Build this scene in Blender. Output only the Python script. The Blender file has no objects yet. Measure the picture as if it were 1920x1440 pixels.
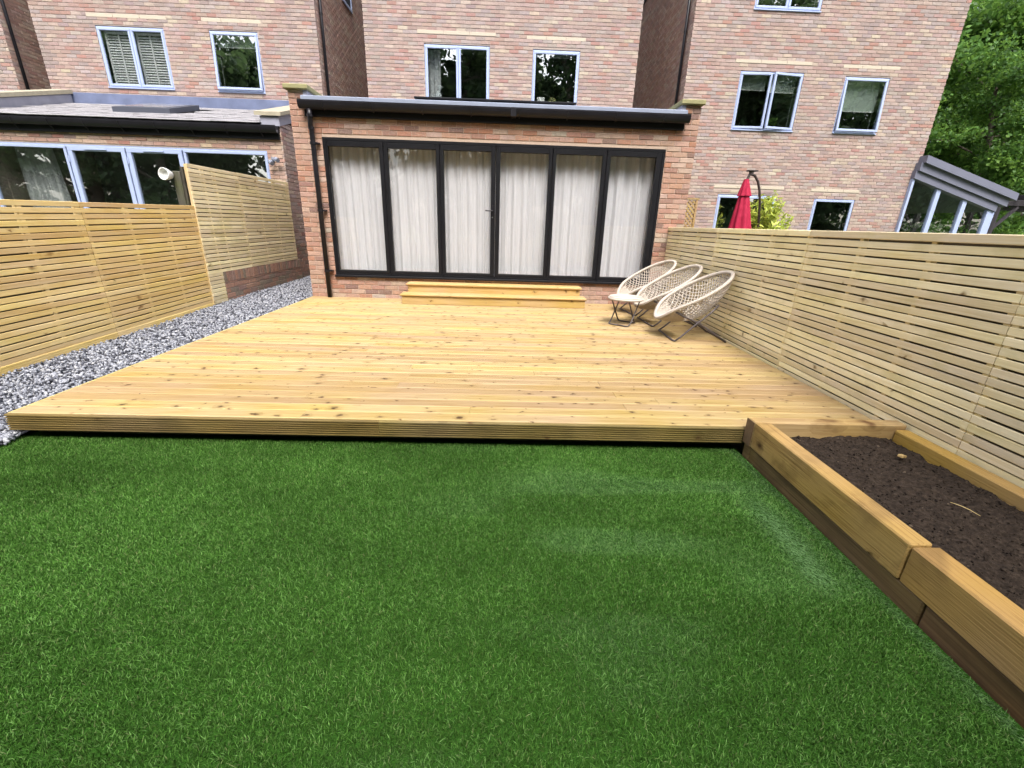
import bpy, math, random
import numpy as np
from mathutils import Vector, Matrix, Euler

random.seed(7)
rng = np.random.default_rng(11)
S = bpy.context.scene
C = S.collection

# ------------------------------------------------------------------ camera
CAM = Vector((3.2215, -7.6345, 1.2555))
CF = 825.24
yaw, pitch, roll = 0.0297, 0.3485, 0.0315
_cy, _sy, _cp, _sp = math.cos(yaw), math.sin(yaw), math.cos(pitch), math.sin(pitch)
FWD = Vector((_sy * _cp, _cy * _cp, -_sp))
_r0 = Vector((_cy, -_sy, 0.0))
_u0 = _r0.cross(FWD)
RGT = _r0 * math.cos(roll) + _u0 * math.sin(roll)
UPV = -_r0 * math.sin(roll) + _u0 * math.cos(roll)
cd = bpy.data.cameras.new('camera')
cam = bpy.data.objects.new('camera', cd)
C.objects.link(cam)
cd.sensor_fit = 'HORIZONTAL'
cd.sensor_width = 36.0
cd.lens = CF / 1920 * 36.0
cd.clip_start = 0.05
cd.clip_end = 1000
cam.matrix_world = Matrix(((RGT.x, UPV.x, -FWD.x, CAM.x), (RGT.y, UPV.y, -FWD.y, CAM.y),
                           (RGT.z, UPV.z, -FWD.z, CAM.z), (0, 0, 0, 1)))
S.camera = cam

# ------------------------------------------------------------------ sky, sun, exposure
SUN_EL, SUN_AZ = math.radians(57), math.radians(172)      # azimuth clockwise from +Y
w = bpy.data.worlds.new('World')
S.world = w
w.use_nodes = True
wn = w.node_tree
wn.nodes.clear()
sky = wn.nodes.new('ShaderNodeTexSky')
sky.sky_type = 'NISHITA'
sky.sun_disc = False
sky.sun_elevation = SUN_EL
sky.sun_rotation = SUN_AZ
sky.air_density = 1.0
sky.dust_density = 4.0
sky.ozone_density = 1.0
hs = wn.nodes.new('ShaderNodeHueSaturation')
hs.inputs['Saturation'].default_value = 0.5             # overcast: most of the blue is gone
bg = wn.nodes.new('ShaderNodeBackground')
bg.inputs['Strength'].default_value = 0.15
wo = wn.nodes.new('ShaderNodeOutputWorld')
wn.links.new(sky.outputs[0], hs.inputs['Color'])
wn.links.new(hs.outputs[0], bg.inputs[0])
wn.links.new(bg.outputs[0], wo.inputs[0])
sd = bpy.data.lights.new('sun', 'SUN')
sd.energy = 1.05
sd.angle = math.radians(20)
sd.color = (1.0, 0.97, 0.93)
so = bpy.data.objects.new('sun', sd)
C.objects.link(so)
_sv = Vector((math.sin(SUN_AZ) * math.cos(SUN_EL), math.cos(SUN_AZ) * math.cos(SUN_EL), math.sin(SUN_EL)))
so.rotation_euler = (-_sv).to_track_quat('-Z', 'Y').to_euler()
so.location = (0, 0, 30)
S.view_settings.view_transform = 'Standard'
S.view_settings.look = 'None'
S.view_settings.exposure = 1.7
S.view_settings.gamma = 1.0
S.cycles.max_bounces = 6
S.cycles.diffuse_bounces = 3
S.cycles.glossy_bounces = 3
S.cycles.transparent_max_bounces = 12


# ================================================================== helpers
def proj(p):
    d = Vector(p) - CAM
    k = d.dot(FWD)
    if k < 0.05:
        return None
    return (960 + CF * d.dot(RGT) / k, 720 - CF * d.dot(UPV) / k)


WP = {}          # world position of an object's origin (before a thing is turned or moved)


def wp(o):
    return WP.get(o.name, Vector((0, 0, 0))) if o else Vector((0, 0, 0))


def place(o, parent, origin):
    C.objects.link(o)
    if parent:
        o.parent = parent
    o.location = origin - wp(parent)
    WP[o.name] = origin.copy()
    return o


def tag(o, label=None, cat=None, group=None, kind=None):
    if label:
        o['label'] = label
    if cat:
        o['category'] = cat
    if group:
        o['group'] = group
    if kind:
        o['kind'] = kind
    return o


def thing(name, label, cat, loc=(0, 0, 0), group=None):
    o = bpy.data.objects.new(name, None)
    o.empty_display_size = 0.1
    place(o, None, Vector(loc))
    return tag(o, label, cat, group)


def mesh_obj(name, me, parent=None, origin=(0, 0, 0), mat=None):
    if mat and not me.materials:
        me.materials.append(mat)
    o = bpy.data.objects.new(name, me)
    return place(o, parent, Vector(origin))


class MB:
    """collects shapes, in world coordinates, for one mesh"""

    def __init__(self):
        self.v, self.f = [], []

    def add(self, vs, fs):
        b = len(self.v)
        self.v += [tuple(p) for p in vs]
        self.f += [tuple(i + b for i in f) for f in fs]
        return self

    def box(self, x0, x1, y0, y1, z0, z1, bev=0.0, M=None):
        if x0 > x1: x0, x1 = x1, x0
        if y0 > y1: y0, y1 = y1, y0
        if z0 > z1: z0, z1 = z1, z0
        if bev <= 0:
            vs = [(x, y, z) for x in (x0, x1) for y in (y0, y1) for z in (z0, z1)]
            fs = [(0, 1, 3, 2), (4, 6, 7, 5), (0, 4, 5, 1), (2, 3, 7, 6), (0, 2, 6, 4), (1, 5, 7, 3)]
        else:
            b = min(bev, (x1 - x0) * .45, (y1 - y0) * .45, (z1 - z0) * .45)
            vs, idx = [], {}
            xs, ys, zs = (x0, x1), (y0, y1), (z0, z1)
            for i in (0, 1):
                for j in (0, 1):
                    for k in (0, 1):
                        dx, dy, dz = (b if i == 0 else -b), (b if j == 0 else -b), (b if k == 0 else -b)
                        idx[i, j, k] = len(vs)
                        vs += [(xs[i], ys[j] + dy, zs[k] + dz), (xs[i] + dx, ys[j], zs[k] + dz), (xs[i] + dx, ys[j] + dy, zs[k])]
            fs = []
            I = lambda i, j, k, a: idx[i, j, k] + a
            for i in (0, 1):
                q = [I(i, 0, 0, 0), I(i, 0, 1, 0), I(i, 1, 1, 0), I(i, 1, 0, 0)]
                fs.append(q if i == 0 else q[::-1])
                q = [I(0, i, 0, 1), I(1, i, 0, 1), I(1, i, 1, 1), I(0, i, 1, 1)]
                fs.append(q if i == 0 else q[::-1])
                q = [I(0, 0, i, 2), I(0, 1, i, 2), I(1, 1, i, 2), I(1, 0, i, 2)]
                fs.append(q if i == 0 else q[::-1])
            for a in (0, 1):
                for c in (0, 1):
                    fs.append((I(a, c, 0, 0), I(a, c, 1, 0), I(a, c, 1, 1), I(a, c, 0, 1)))
                    fs.append((I(a, 0, c, 0), I(a, 1, c, 0), I(a, 1, c, 2), I(a, 0, c, 2)))
                    fs.append((I(0, a, c, 1), I(1, a, c, 1), I(1, a, c, 2), I(0, a, c, 2)))
            for i in (0, 1):
                for j in (0, 1):
                    for k in (0, 1):
                        fs.append((I(i, j, k, 0), I(i, j, k, 1), I(i, j, k, 2)))
        if M:
            vs = [M @ Vector(p) for p in vs]
        return self.add(vs, fs)

    def bar(self, a, b, w, h, up=(0, 0, 1)):
        a, b = Vector(a), Vector(b)
        d = (b - a).normalized()
        s = d.cross(Vector(up))
        if s.length < 1e-4:
            s = d.cross(Vector((1, 0, 0)))
        s.normalize()
        u = s.cross(d)
        vs = []
        for p in (a, b):
            for i, j in ((-1, -1), (1, -1), (1, 1), (-1, 1)):
                vs.append(p + s * (w / 2 * i) + u * (h / 2 * j))
        return self.add(vs, [(0, 1, 2, 3)[::-1], (4, 5, 6, 7), (0, 1, 5, 4), (1, 2, 6, 5), (2, 3, 7, 6), (3, 0, 4, 7)])

    def tube(self, pts, r, n=8, caps=True, closed=False):
        pts = [Vector(p) for p in pts]
        m = len(pts)
        rs = r if isinstance(r, (list, tuple)) else [r] * m
        t0 = (pts[1] - pts[0]).normalized()
        ref = Vector((0, 0, 1)) if abs(t0.z) < .9 else Vector((1, 0, 0))
        nrm = t0.cross(ref).normalized()
        vs = []
        for i, p in enumerate(pts):
            if closed:
                t = (pts[(i + 1) % m] - pts[i - 1]).normalized()
            else:
                t = (pts[min(i + 1, m - 1)] - pts[max(i - 1, 0)]).normalized()
            nrm = (nrm - t * nrm.dot(t))
            if nrm.length < 1e-5:
                nrm = t.orthogonal()
            nrm.normalize()
            bn = t.cross(nrm)
            for k in range(n):
                a = 2 * math.pi * k / n
                vs.append(p + (nrm * math.cos(a) + bn * math.sin(a)) * rs[i])
        fs = []
        for i in range(m if closed else m - 1):
            j = (i + 1) % m
            for k in range(n):
                l = (k + 1) % n
                fs.append((i * n + k, i * n + l, j * n + l, j * n + k))
        if caps and not closed:
            fs.append(tuple(range(n))[::-1])
            fs.append(tuple((m - 1) * n + k for k in range(n)))
        return self.add(vs, fs)

    def extrude(self, prof, axis, a, b):
        """closed profile [(p,q)] swept from a to b along an axis (0: p=y q=z, 1: p=x q=z, 2: p=x q=y)"""
        n = len(prof)
        mk = {0: lambda t, p, q: (t, p, q), 1: lambda t, p, q: (p, t, q), 2: lambda t, p, q: (p, q, t)}[axis]
        vs = [mk(a, p, q) for p, q in prof] + [mk(b, p, q) for p, q in prof]
        fs = [(i, (i + 1) % n, n + (i + 1) % n, n + i) for i in range(n)]
        fs += [tuple(range(n))[::-1], tuple(range(n, 2 * n))]
        return self.add(vs, fs)

    def grid(self, fn, nu, nv):
        vs = [fn(i / nu, j / nv) for j in range(nv + 1) for i in range(nu + 1)]
        fs = [(j * (nu + 1) + i, j * (nu + 1) + i + 1, (j + 1) * (nu + 1) + i + 1, (j + 1) * (nu + 1) + i)
              for j in range(nv) for i in range(nu)]
        return self.add(vs, fs)

    def mesh(self, name, origin=(0, 0, 0), smooth=False):
        ox, oy, oz = origin
        me = bpy.data.meshes.new(name)
        me.from_pydata([(x - ox, y - oy, z - oz) for x, y, z in self.v], [], self.f)
        if smooth:
            me.shade_smooth()
        me.update()
        return me

    def build(self, name, mat, parent=None, origin=None, smooth=False):
        if origin is None:
            origin = tuple(wp(parent))
        return mesh_obj(name, self.mesh(name, origin, smooth), parent, origin, mat)


def fast_mesh(name, verts, faces_flat, nper, cols=None, smooth=False):
    """verts (n,3); faces as flat index array with nper corners each (int or array)"""
    me = bpy.data.meshes.new(name)
    verts = np.ascontiguousarray(verts, dtype=np.float32)
    me.vertices.add(len(verts))
    me.vertices.foreach_set('co', verts.ravel())
    faces_flat = np.ascontiguousarray(faces_flat, dtype=np.int32)
    me.loops.add(len(faces_flat))
    me.loops.foreach_set('vertex_index', faces_flat)
    if np.isscalar(nper):
        tot = np.full(len(faces_flat) // nper, nper, dtype=np.int32)
    else:
        tot = np.asarray(nper, dtype=np.int32)
    st = np.concatenate(([0], np.cumsum(tot)[:-1])).astype(np.int32)
    me.polygons.add(len(tot))
    me.polygons.foreach_set('loop_start', st)
    me.polygons.foreach_set('loop_total', tot)
    me.update(calc_edges=True)
    if cols is not None:
        a = me.color_attributes.new('Col', 'FLOAT_COLOR', 'POINT')
        c4 = np.ones((len(verts), 4), dtype=np.float32)
        c4[:, :3] = cols
        a.data.foreach_set('color', c4.ravel())
    if smooth:
        me.shade_smooth()
    return me


# ================================================================== materials
class NT:
    def __init__(self, name):
        self.m = bpy.data.materials.new(name)
        self.m.use_nodes = True
        self.t = self.m.node_tree
        self.b = self.t.nodes['Principled BSDF']
        self.out = self.t.nodes['Material Output']

    def n(self, ty, ins=None, **pr):
        nd = self.t.nodes.new('ShaderNode' + ty)
        for k, v in pr.items():
            setattr(nd, k, v)
        for k, v in (ins or {}).items():
            if isinstance(v, bpy.types.NodeSocket):
                self.t.links.new(v, nd.inputs[k])
            else:
                nd.inputs[k].default_value = v
        return nd

    def math(self, op, a, b=None, c=None, clamp=False):
        ins = {0: a}
        if b is not None: ins[1] = b
        if c is not None: ins[2] = c
        nd = self.n('Math', ins, operation=op)
        nd.use_clamp = clamp
        return nd.outputs[0]

    def vmul(self, v, s):
        return self.n('VectorMath', {0: v, 1: s}, operation='MULTIPLY').outputs[0]

    def vadd(self, v, s):
        return self.n('VectorMath', {0: v, 1: s}, operation='ADD').outputs[0]

    def noise(self, vec, scale, detail=3, rough=.55, dist=0.0):
        nd = self.n('TexNoise', {'Scale': scale, 'Detail': detail, 'Roughness': rough, 'Distortion': dist})
        if vec is not None:
            self.t.links.new(vec, nd.inputs['Vector'])
        return nd.outputs['Fac']

    def ramp(self, fac, stops, interp='LINEAR'):
        nd = self.n('ValToRGB', {0: fac})
        cr = nd.color_ramp
        cr.interpolation = interp
        while len(cr.elements) < len(stops):
            cr.elements.new(.5)
        for e, (p, c) in zip(cr.elements, stops):
            e.position = p
            e.color = (c[0], c[1], c[2], 1) if not isinstance(c, (int, float)) else (c, c, c, 1)
        return nd.outputs[0]

    def mix(self, fac, a, b, blend='MIX'):
        nd = self.n('MixRGB', {0: fac, 1: a if isinstance(a, bpy.types.NodeSocket) else (*a, 1),
                               2: b if isinstance(b, bpy.types.NodeSocket) else (*b, 1)}, blend_type=blend)
        return nd.outputs[0]

    def set(self, **k):
        nm = {'color': 'Base Color', 'rough': 'Roughness', 'metal': 'Metallic', 'spec': 'Specular IOR Level', 'normal': 'Normal',
              'sheen': 'Sheen Weight', 'coat': 'Coat Weight'}
        for a, v in k.items():
            i = self.b.inputs[nm[a]]
            if isinstance(v, bpy.types.NodeSocket):
                self.t.links.new(v, i)
            else:
                i.default_value = (*v, 1) if isinstance(v, tuple) else v
        return self

    def bump(self, h, dist=0.002, st=1.0):
        nd = self.n('Bump', {'Height': h, 'Distance': dist, 'Strength': st})
        self.t.links.new(nd.outputs[0], self.b.inputs['Normal'])
        return self


def obj_coord(N, rand=True):
    tc = N.n('TexCoord').outputs['Object']
    if not rand:
        return tc, None
    oi = N.n('ObjectInfo')
    off = N.n('CombineXYZ', {0: N.math('MULTIPLY', oi.outputs['Random'], 37.0),
                             1: N.math('MULTIPLY', oi.outputs['Random'], 91.0),
                             2: N.math('MULTIPLY', oi.outputs['Random'], 53.0)}).outputs[0]
    return N.vadd(tc, off), oi.outputs['Random']


def wood(name, axis, dark, mid, light, knots=.3, kr=.12, kscale=9.0, vary=.2, rough=.62, stain=None, stainfac=.5, grain=1.0, knotcol=(.10, .045, .015), flat=None):
    N = NT(name)
    co, rnd = obj_coord(N)
    al, ac = 1.1, 26.0
    sc = [ac, ac, ac]
    sc[axis] = al
    ks = [kscale] * 3
    ks[axis] = kscale * .72
    kv = N.vmul(co, tuple(ks))
    if flat is not None:
        sx = N.n('SeparateXYZ', {0: kv})
        oth = [k for k in (0, 1, 2) if k != flat]
        kv = N.n('CombineXYZ', {0: sx.outputs[oth[0]], 1: sx.outputs[oth[1]], 2: 0.0}).outputs[0]
    wv_ = N.n('TexNoise', {'Vector': kv, 'Scale': 2.3, 'Detail': 2.0})
    kv = N.vadd(kv, N.vmul(N.vadd(wv_.outputs['Color'], (-.5, -.5, -.5)), (.55, .55, .55)))
    vo = N.n('TexVoronoi', {'Scale': 1.0, 'Randomness': 1.0}, feature='F1', voronoi_dimensions='3D' if flat is None else '2D')
    N.t.links.new(kv, vo.inputs['Vector'])
    sep = N.n('SeparateColor', {0: vo.outputs['Color']})
    has = N.math('LESS_THAN', sep.outputs[0], knots)
    size = N.math('MULTIPLY_ADD', N.math('POWER', sep.outputs[1], 2.0), kr * 1.5, kr * .35)
    kd = N.math('DIVIDE', vo.outputs['Distance'], size)
    core = N.math('MULTIPLY', N.math('SUBTRACT', 1.15, kd, clamp=True), has)
    halo = N.math('MULTIPLY', N.math('SUBTRACT', 1.0, N.math('MULTIPLY', kd, .36), clamp=True), has)
    # grain, pushed aside round the knots
    gv = N.vadd(N.vmul(co, tuple(sc)), N.n('CombineXYZ', {0: N.math('MULTIPLY', halo, 1.6), 1: N.math('MULTIPLY', halo, 1.2),
                                                           2: N.math('MULTIPLY', halo, 1.6)}).outputs[0])
    g1 = N.noise(gv, 1.0, 4, .6, .6)
    fs = [x * 5 for x in sc]
    fs[axis] = al * 2.5
    g2 = N.noise(N.vmul(co, tuple(fs)), 1.0, 3, .6)
    g = N.math('MULTIPLY_ADD', g2, .45 * grain, N.math('MULTIPLY', g1, .62))
    col = N.ramp(g, [(.34, dark), (.52, mid), (.70, light)])
    lo = N.noise(N.vmul(co, (1.3, 1.3, 1.3)), 1.0, 2)
    col = N.mix(N.math('MULTIPLY', N.math('SUBTRACT', lo, .45, clamp=True), 1.2, clamp=True), col, mid, 'MULTIPLY') if False else col
    hsv = N.n('HueSaturation', {'Color': col, 'Hue': N.math('MULTIPLY_ADD', lo, .03, N.math('MULTIPLY_ADD', rnd, .016, .477)),
                                'Saturation': N.math('MULTIPLY_ADD', lo, .5, .76),
                                'Value': N.math('MULTIPLY_ADD', rnd, vary * 2, 1 - vary)}).outputs[0]
    col = N.mix(N.math('MULTIPLY', halo, .42), hsv, tuple(x * .62 for x in dark))
    col = N.mix(N.math('MULTIPLY', core, 1.1, clamp=True), col, knotcol)
    if stain:
        sm = N.ramp(N.noise(N.vmul(co, (2.2, 2.2, 2.6)), 1.0, 4, .6, .4), [(.50, 0.0), (.68, 1.0)])
        col = N.mix(N.math('MULTIPLY', sm, stainfac), col, stain)
    N.set(color=col, rough=rough, spec=.28)
    N.bump(N.math('SUBTRACT', g, N.math('MULTIPLY', core, .3)), .0012 * max(1.0, (grain - 1) * 4), .6 if grain < 1.5 else .9)
    return N.m


def plain(name, col, rough=.5, metal=0.0, spec=.5, nscale=0, namt=.15, bump=0, coat=0):
    N = NT(name)
    if nscale:
        co, rnd = obj_coord(N)
        f = N.noise(co, nscale, 4, .6)
        c = N.mix(f, tuple(x * (1 - namt) for x in col), tuple(min(1, x * (1 + namt)) for x in col))
        N.set(color=c, rough=N.math('MULTIPLY_ADD', f, .25, max(0, rough - .12)), metal=metal, spec=spec, coat=coat)
        if bump:
            N.bump(f, bump)
    else:
        N.set(color=col, rough=rough, metal=metal, spec=spec, coat=coat)
    return N.m


def brick_mat(name, single):
    N = NT(name)
    if single:
        co, rnd = obj_coord(N)
        base = N.n('ObjectInfo').outputs['Color']
    else:
        co = N.n('TexCoord').outputs['Object']
        base = N.n('Attribute', attribute_name='Col').outputs['Color']
    wl = N.n('ObjectInfo').outputs['Location'] if single else N.n('NewGeometry').outputs['Position']
    wn_ = N.noise(wl, .9, 3, .6)
    base = N.mix(N.math('MULTIPLY', N.ramp(wn_, [(.42, 0.0), (.66, 1.0)]), .22), base, (.26, .20, .185))
    f1 = N.noise(co, 55, 4, .65)
    f2 = N.noise(co, 14, 3, .6, .5)
    c = N.mix(N.math('MULTIPLY', N.ramp(f2, [(.45, 0.0), (.68, 1.0)]), .40), base, (.20, .145, .135))
    c = N.mix(N.math('MULTIPLY', N.ramp(f1, [(.50, 0.0), (.74, 1.0)]), .35), c, (.62, .50, .42))
    c = N.mix(N.math('MULTIPLY', N.ramp(f1, [(.25, 1.0), (.42, 0.0)]), .45), c, (.14, .085, .07))
    N.set(color=c, rough=.88, spec=.2)
    N.bump(N.math('MULTIPLY_ADD', f1, .6, f2), .004, .7)
    return N.m


M = {}
M['brick1'] = brick_mat('brick_face', True)
M['brickn'] = brick_mat('brick_faces_joined', False)
M['mortar'] = plain('mortar_pale', (.365, .295, .255), .95, nscale=40, namt=.25, bump=.003)
M['mortar2'] = plain('mortar_sandy', (.45, .345, .27), .95, nscale=40, namt=.25, bump=.003)
M['plank'] = wood('deck_pine', 0, (.30, .188, .072), (.395, .27, .116), (.47, .347, .172), knots=.46, kr=.12, kscale=10.5, vary=.11, grain=1.45, knotcol=(.075, .036, .016), flat=2)
M['step'] = wood('step_pine', 0, (.38, .24, .085), (.47, .32, .13), (.54, .39, .175), knots=.30, kr=.11, kscale=8, vary=.05, knotcol=(.08, .035, .012), flat=1)
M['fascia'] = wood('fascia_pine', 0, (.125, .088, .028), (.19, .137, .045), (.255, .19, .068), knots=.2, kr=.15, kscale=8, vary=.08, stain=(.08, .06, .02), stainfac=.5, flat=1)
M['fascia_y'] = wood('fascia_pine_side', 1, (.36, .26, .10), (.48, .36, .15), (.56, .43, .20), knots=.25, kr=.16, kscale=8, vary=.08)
M['slat'] = wood('fence_pine_pale', 1, (.67, .54, .30), (.77, .65, .40), (.82, .72, .49), knots=.12, kr=.11, kscale=6.5, vary=.15, stain=(.47, .40, .15), stainfac=.4, knotcol=(.24, .16, .075), flat=0)
M['slat2'] = wood('fence_pine_warm', 1, (.62, .42, .15), (.73, .525, .225), (.78, .60, .30), knots=.12, kr=.11, kscale=6.5, vary=.15, stain=(.60, .37, .10), stainfac=.35, knotcol=(.26, .14, .05), flat=0)
M['batten'] = wood('batten_pine', 2, (.50, .37, .16), (.62, .48, .235), (.68, .55, .30), knots=.1, vary=.1)
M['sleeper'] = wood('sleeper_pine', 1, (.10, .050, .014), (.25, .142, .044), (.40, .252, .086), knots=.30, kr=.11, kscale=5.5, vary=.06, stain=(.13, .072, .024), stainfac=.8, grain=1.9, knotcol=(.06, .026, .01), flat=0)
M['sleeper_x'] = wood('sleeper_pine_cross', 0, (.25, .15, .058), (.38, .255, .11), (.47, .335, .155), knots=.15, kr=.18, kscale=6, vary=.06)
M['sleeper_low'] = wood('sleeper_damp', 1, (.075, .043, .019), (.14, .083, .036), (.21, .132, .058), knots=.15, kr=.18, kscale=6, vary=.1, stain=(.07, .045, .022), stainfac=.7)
M['oldwood'] = wood('weathered_wood', 2, (.035, .03, .022), (.06, .052, .04), (.10, .09, .07), knots=.1, vary=.2, stain=(.10, .12, .04), stainfac=.5)
M['darkwood'] = wood('dark_stained_wood', 2, (.02, .018, .02), (.035, .03, .035), (.055, .05, .055), knots=.05, vary=.2)
M['backing'] = plain('brown_backing_board', (.11, .08, .045), .95, nscale=9, namt=.35)
M['joist'] = plain('dark_stained_joist', (.07, .06, .035), .9, nscale=8)  # dark-stained timber of the set-back joists
M['black'] = plain('black_powder_coat', (.008, .008, .010), .45, spec=.22, nscale=6, namt=.2)
M['pipe'] = plain('black_plastic', (.010, .009, .012), .36, spec=.35, nscale=5, namt=.3)
M['winframe'] = plain('pale_blue_grey_frame', (.36, .425, .62), .42, spec=.4, nscale=3, namt=.06)
M['consframe'] = plain('grey_cladding', (.145, .15, .20), .5, nscale=3, namt=.1)
M['membrane'] = plain('grey_roof_membrane', (.25, .28, .36), .5, nscale=5, namt=.18)
M['lead'] = plain('lead_flashing', (.13, .155, .25), .5, spec=.5, nscale=3.5, namt=.45, bump=.004)
M['lead2'] = plain('lead_pale', (.30, .30, .36), .55, nscale=3.5, namt=.3, bump=.004)
M['stone'] = plain('coping_stone', (.33, .295, .215), .9, nscale=14, namt=.3, bump=.004)
M['stone_moss'] = plain('mossy_coping_stone', (.27, .25, .125), .95, nscale=12, namt=.4, bump=.005)
M['lintel'] = plain('cream_lintel', (.47, .405, .32), .9, nscale=20, namt=.12, bump=.003)
M['tile'] = plain('grey_roof_tile', (.27, .26, .27), .85, nscale=20, namt=.3, bump=.003)
M['slate'] = plain('dark_roof_slate', (.06, .06, .07), .8, nscale=10, namt=.3)
M['plaster'] = plain('white_plaster', (.78, .80, .77), .9)
M['room'] = plain('dim_room_wall', (.20, .20, .19), .95)
M['carpet'] = plain('room_floor', (.16, .13, .10), .95)
M['white'] = plain('white_plastic', (.72, .72, .70), .4)
M['shutter'] = plain('white_painted_louvre', (.80, .80, .80), .5)
M['blind'] = plain('roller_blind', (.36, .42, .37), .9)
M['wicker'] = plain('beige_rope', (.50, .44, .375), .85, nscale=90, namt=.25, bump=.002)
M['chairleg'] = plain('grey_brown_steel', (.10, .085, .085), .45, metal=.35, nscale=20, namt=.2)
M['steel'] = plain('brushed_steel', (.55, .55, .55), .3, metal=1.0)
M['grey'] = plain('grey_fitting', (.22, .24, .30), .4)
M['brownmetal'] = plain('brown_metal', (.06, .045, .04), .45, metal=.3)
M['ceramic'] = plain('pale_ceramic', (.55, .58, .60), .4)
M['bark'] = plain('tree_bark', (.10, .08, .06), .95, nscale=14, namt=.4, bump=.02)
M['ground'] = plain('rough_ground', (.07, .09, .035), .95, nscale=2.0, namt=.5)


def curtain_mat():
    N = NT('pale_curtain_cloth')
    co, rnd = obj_coord(N)
    f = N.noise(N.vmul(co, (60, 4, .7)), 1.0, 3, .6)
    c = N.ramp(f, [(.3, (.69, .695, .71)), (.7, (.81, .815, .83))])
    N.set(color=c, rough=.9, spec=.1)
    tr = N.n('BsdfTranslucent', {'Color': c})
    mx = N.n('MixShader', {0: .25, 1: N.b.outputs[0], 2: tr.outputs[0]})
    N.t.links.new(mx.outputs[0], N.out.inputs[0])
    return N.m


def glass_mat(name, tint=(.93, .95, .94), base=.075, top=.9):
    N = NT(name)
    lw = N.n('LayerWeight', {'Blend': .5})
    p = N.math('POWER', lw.outputs['Facing'], 4.0)
    fac = N.math('MULTIPLY_ADD', p, top - base, base, clamp=True)
    tr = N.n('BsdfTransparent', {'Color': (*tint, 1)})
    gl = N.n('BsdfGlossy', {'Color': (1, 1, 1, 1), 'Roughness': 0.0})
    wv = N.noise(N.n('TexCoord').outputs['Object'], 2.2, 1, .4)
    bp = N.n('Bump', {'Height': wv, 'Distance': .006, 'Strength': .25})
    N.t.links.new(bp.outputs[0], gl.inputs['Normal'])
    mx = N.n('MixShader', {0: fac, 1: tr.outputs[0], 2: gl.outputs[0]})
    N.t.links.new(mx.outputs[0], N.out.inputs[0])
    return N.m


def leaf_mat(name, lo, mid, hi, trans=.35):
    N = NT(name)
    a = N.n('Attribute', attribute_name='Col').outputs['Color']
    f = N.n('SeparateColor', {0: a}).outputs[0]
    c = N.ramp(f, [(0, lo), (.5, mid), (1, hi)])
    N.set(color=c, rough=.55, spec=.3)
    tr = N.n('BsdfTranslucent', {'Color': N.mix(.5, c, tuple(min(1, x * 1.6) for x in hi))})
    mx = N.n('MixShader', {0: trans, 1: N.b.outputs[0], 2: tr.outputs[0]})
    N.t.links.new(mx.outputs[0], N.out.inputs[0])
    return N.m


def attr_mat(name, rough=.8, spec=.3, bump=0):
    N = NT(name)
    c = N.n('Attribute', attribute_name='Col').outputs['Color']
    if bump:
        f = N.noise(N.n('TexCoord').outputs['Object'], 120, 3)
        c = N.mix(.25, c, N.ramp(f, [(.3, 0.0), (.7, .9)]), 'OVERLAY')
    N.set(color=c, rough=rough, spec=spec)
    return N.m


M['curtain'] = curtain_mat()
M['glass'] = glass_mat('window_glass', base=.25)
M['glass_door'] = glass_mat('door_glass', tint=(.985, .985, .99), base=.04)
M['leaf'] = leaf_mat('tree_leaf', (.028, .072, .014), (.072, .165, .028), (.20, .34, .06), .36)
M['leaf_dark'] = leaf_mat('dark_tree_leaf', (.03, .062, .024), (.07, .125, .045), (.14, .22, .08), .3)
M['bamboo'] = leaf_mat('yellow_green_leaf', (.16, .22, .03), (.34, .42, .06), (.58, .62, .13), .3)
M['stonechip'] = attr_mat('gravel_chip', .75, .35, 1)
M['flower'] = attr_mat('flower_petal', .7, .2)


def grass_mat():
    N = NT('artificial_grass_blade')
    c = N.n('Attribute', attribute_name='Col').outputs['Color']
    N.set(color=c, rough=.6, spec=.06)
    tr = N.n('BsdfTranslucent', {'Color': c})
    mx = N.n('MixShader', {0: .18, 1: N.b.outputs[0], 2: tr.outputs[0]})
    N.t.links.new(mx.outputs[0], N.out.inputs[0])
    return N.m


def soil_mat():
    N = NT('dark_soil')
    co = N.n('TexCoord').outputs['Object']
    f = N.noise(co, 45, 6, .7)
    g = N.noise(co, 4, 3, .6)
    c = N.ramp(f, [(.30, (.007, .005, .0035)), (.5, (.030, .021, .0145)), (.75, (.09, .066, .047))])
    c = N.mix(N.math('MULTIPLY', g, .35), c, (.05, .036, .028))
    N.set(color=c, rough=.95, spec=.15)
    N.bump(f, .02, .9)
    return N.m


def canopy_mat():
    N = NT('red_parasol_cloth')
    f = N.noise(N.n('TexCoord').outputs['Object'], 9, 4)
    N.set(color=N.ramp(f, [(.3, (.29, .010, .036)), (.7, (.38, .022, .058))]), rough=.8, spec=.2)
    return N.m


M['grass'] = grass_mat()
M['soil'] = soil_mat()
M['redcloth'] = canopy_mat()

# ================================================================== ground and setting
g = MB()
g.grid(lambda u, v: (-250 + 500 * u, -250 + 500 * v, -.36), 20, 20)
tag(g.build('ground', M['ground']), 'rough ground under and around the gardens', kind='structure')
LZ = -.184
g = MB()
g.grid(lambda u, v: (-1.6 + 6.5 * u, -13 + 13 * v, LZ - .012), 10, 10)
N = NT('turf_backing')
_f = N.noise(N.n('TexCoord').outputs['Object'], 260, 4, .7)
N.set(color=N.ramp(_f, [(.35, (.010, .030, .005)), (.65, (.045, .125, .018))]), rough=1.0, spec=0.0)
tag(g.build('lawn', N.m), 'backing of the artificial lawn', kind='structure')


def gravel_z(x, y):
    return np.interp(y, [-5.6, -5.05, -4.7, -3.8, -2.7, -0.9, 0.3, 6], [-.165, -.16, -.135, -.105, -.085, -.03, .005, .03])


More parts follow.
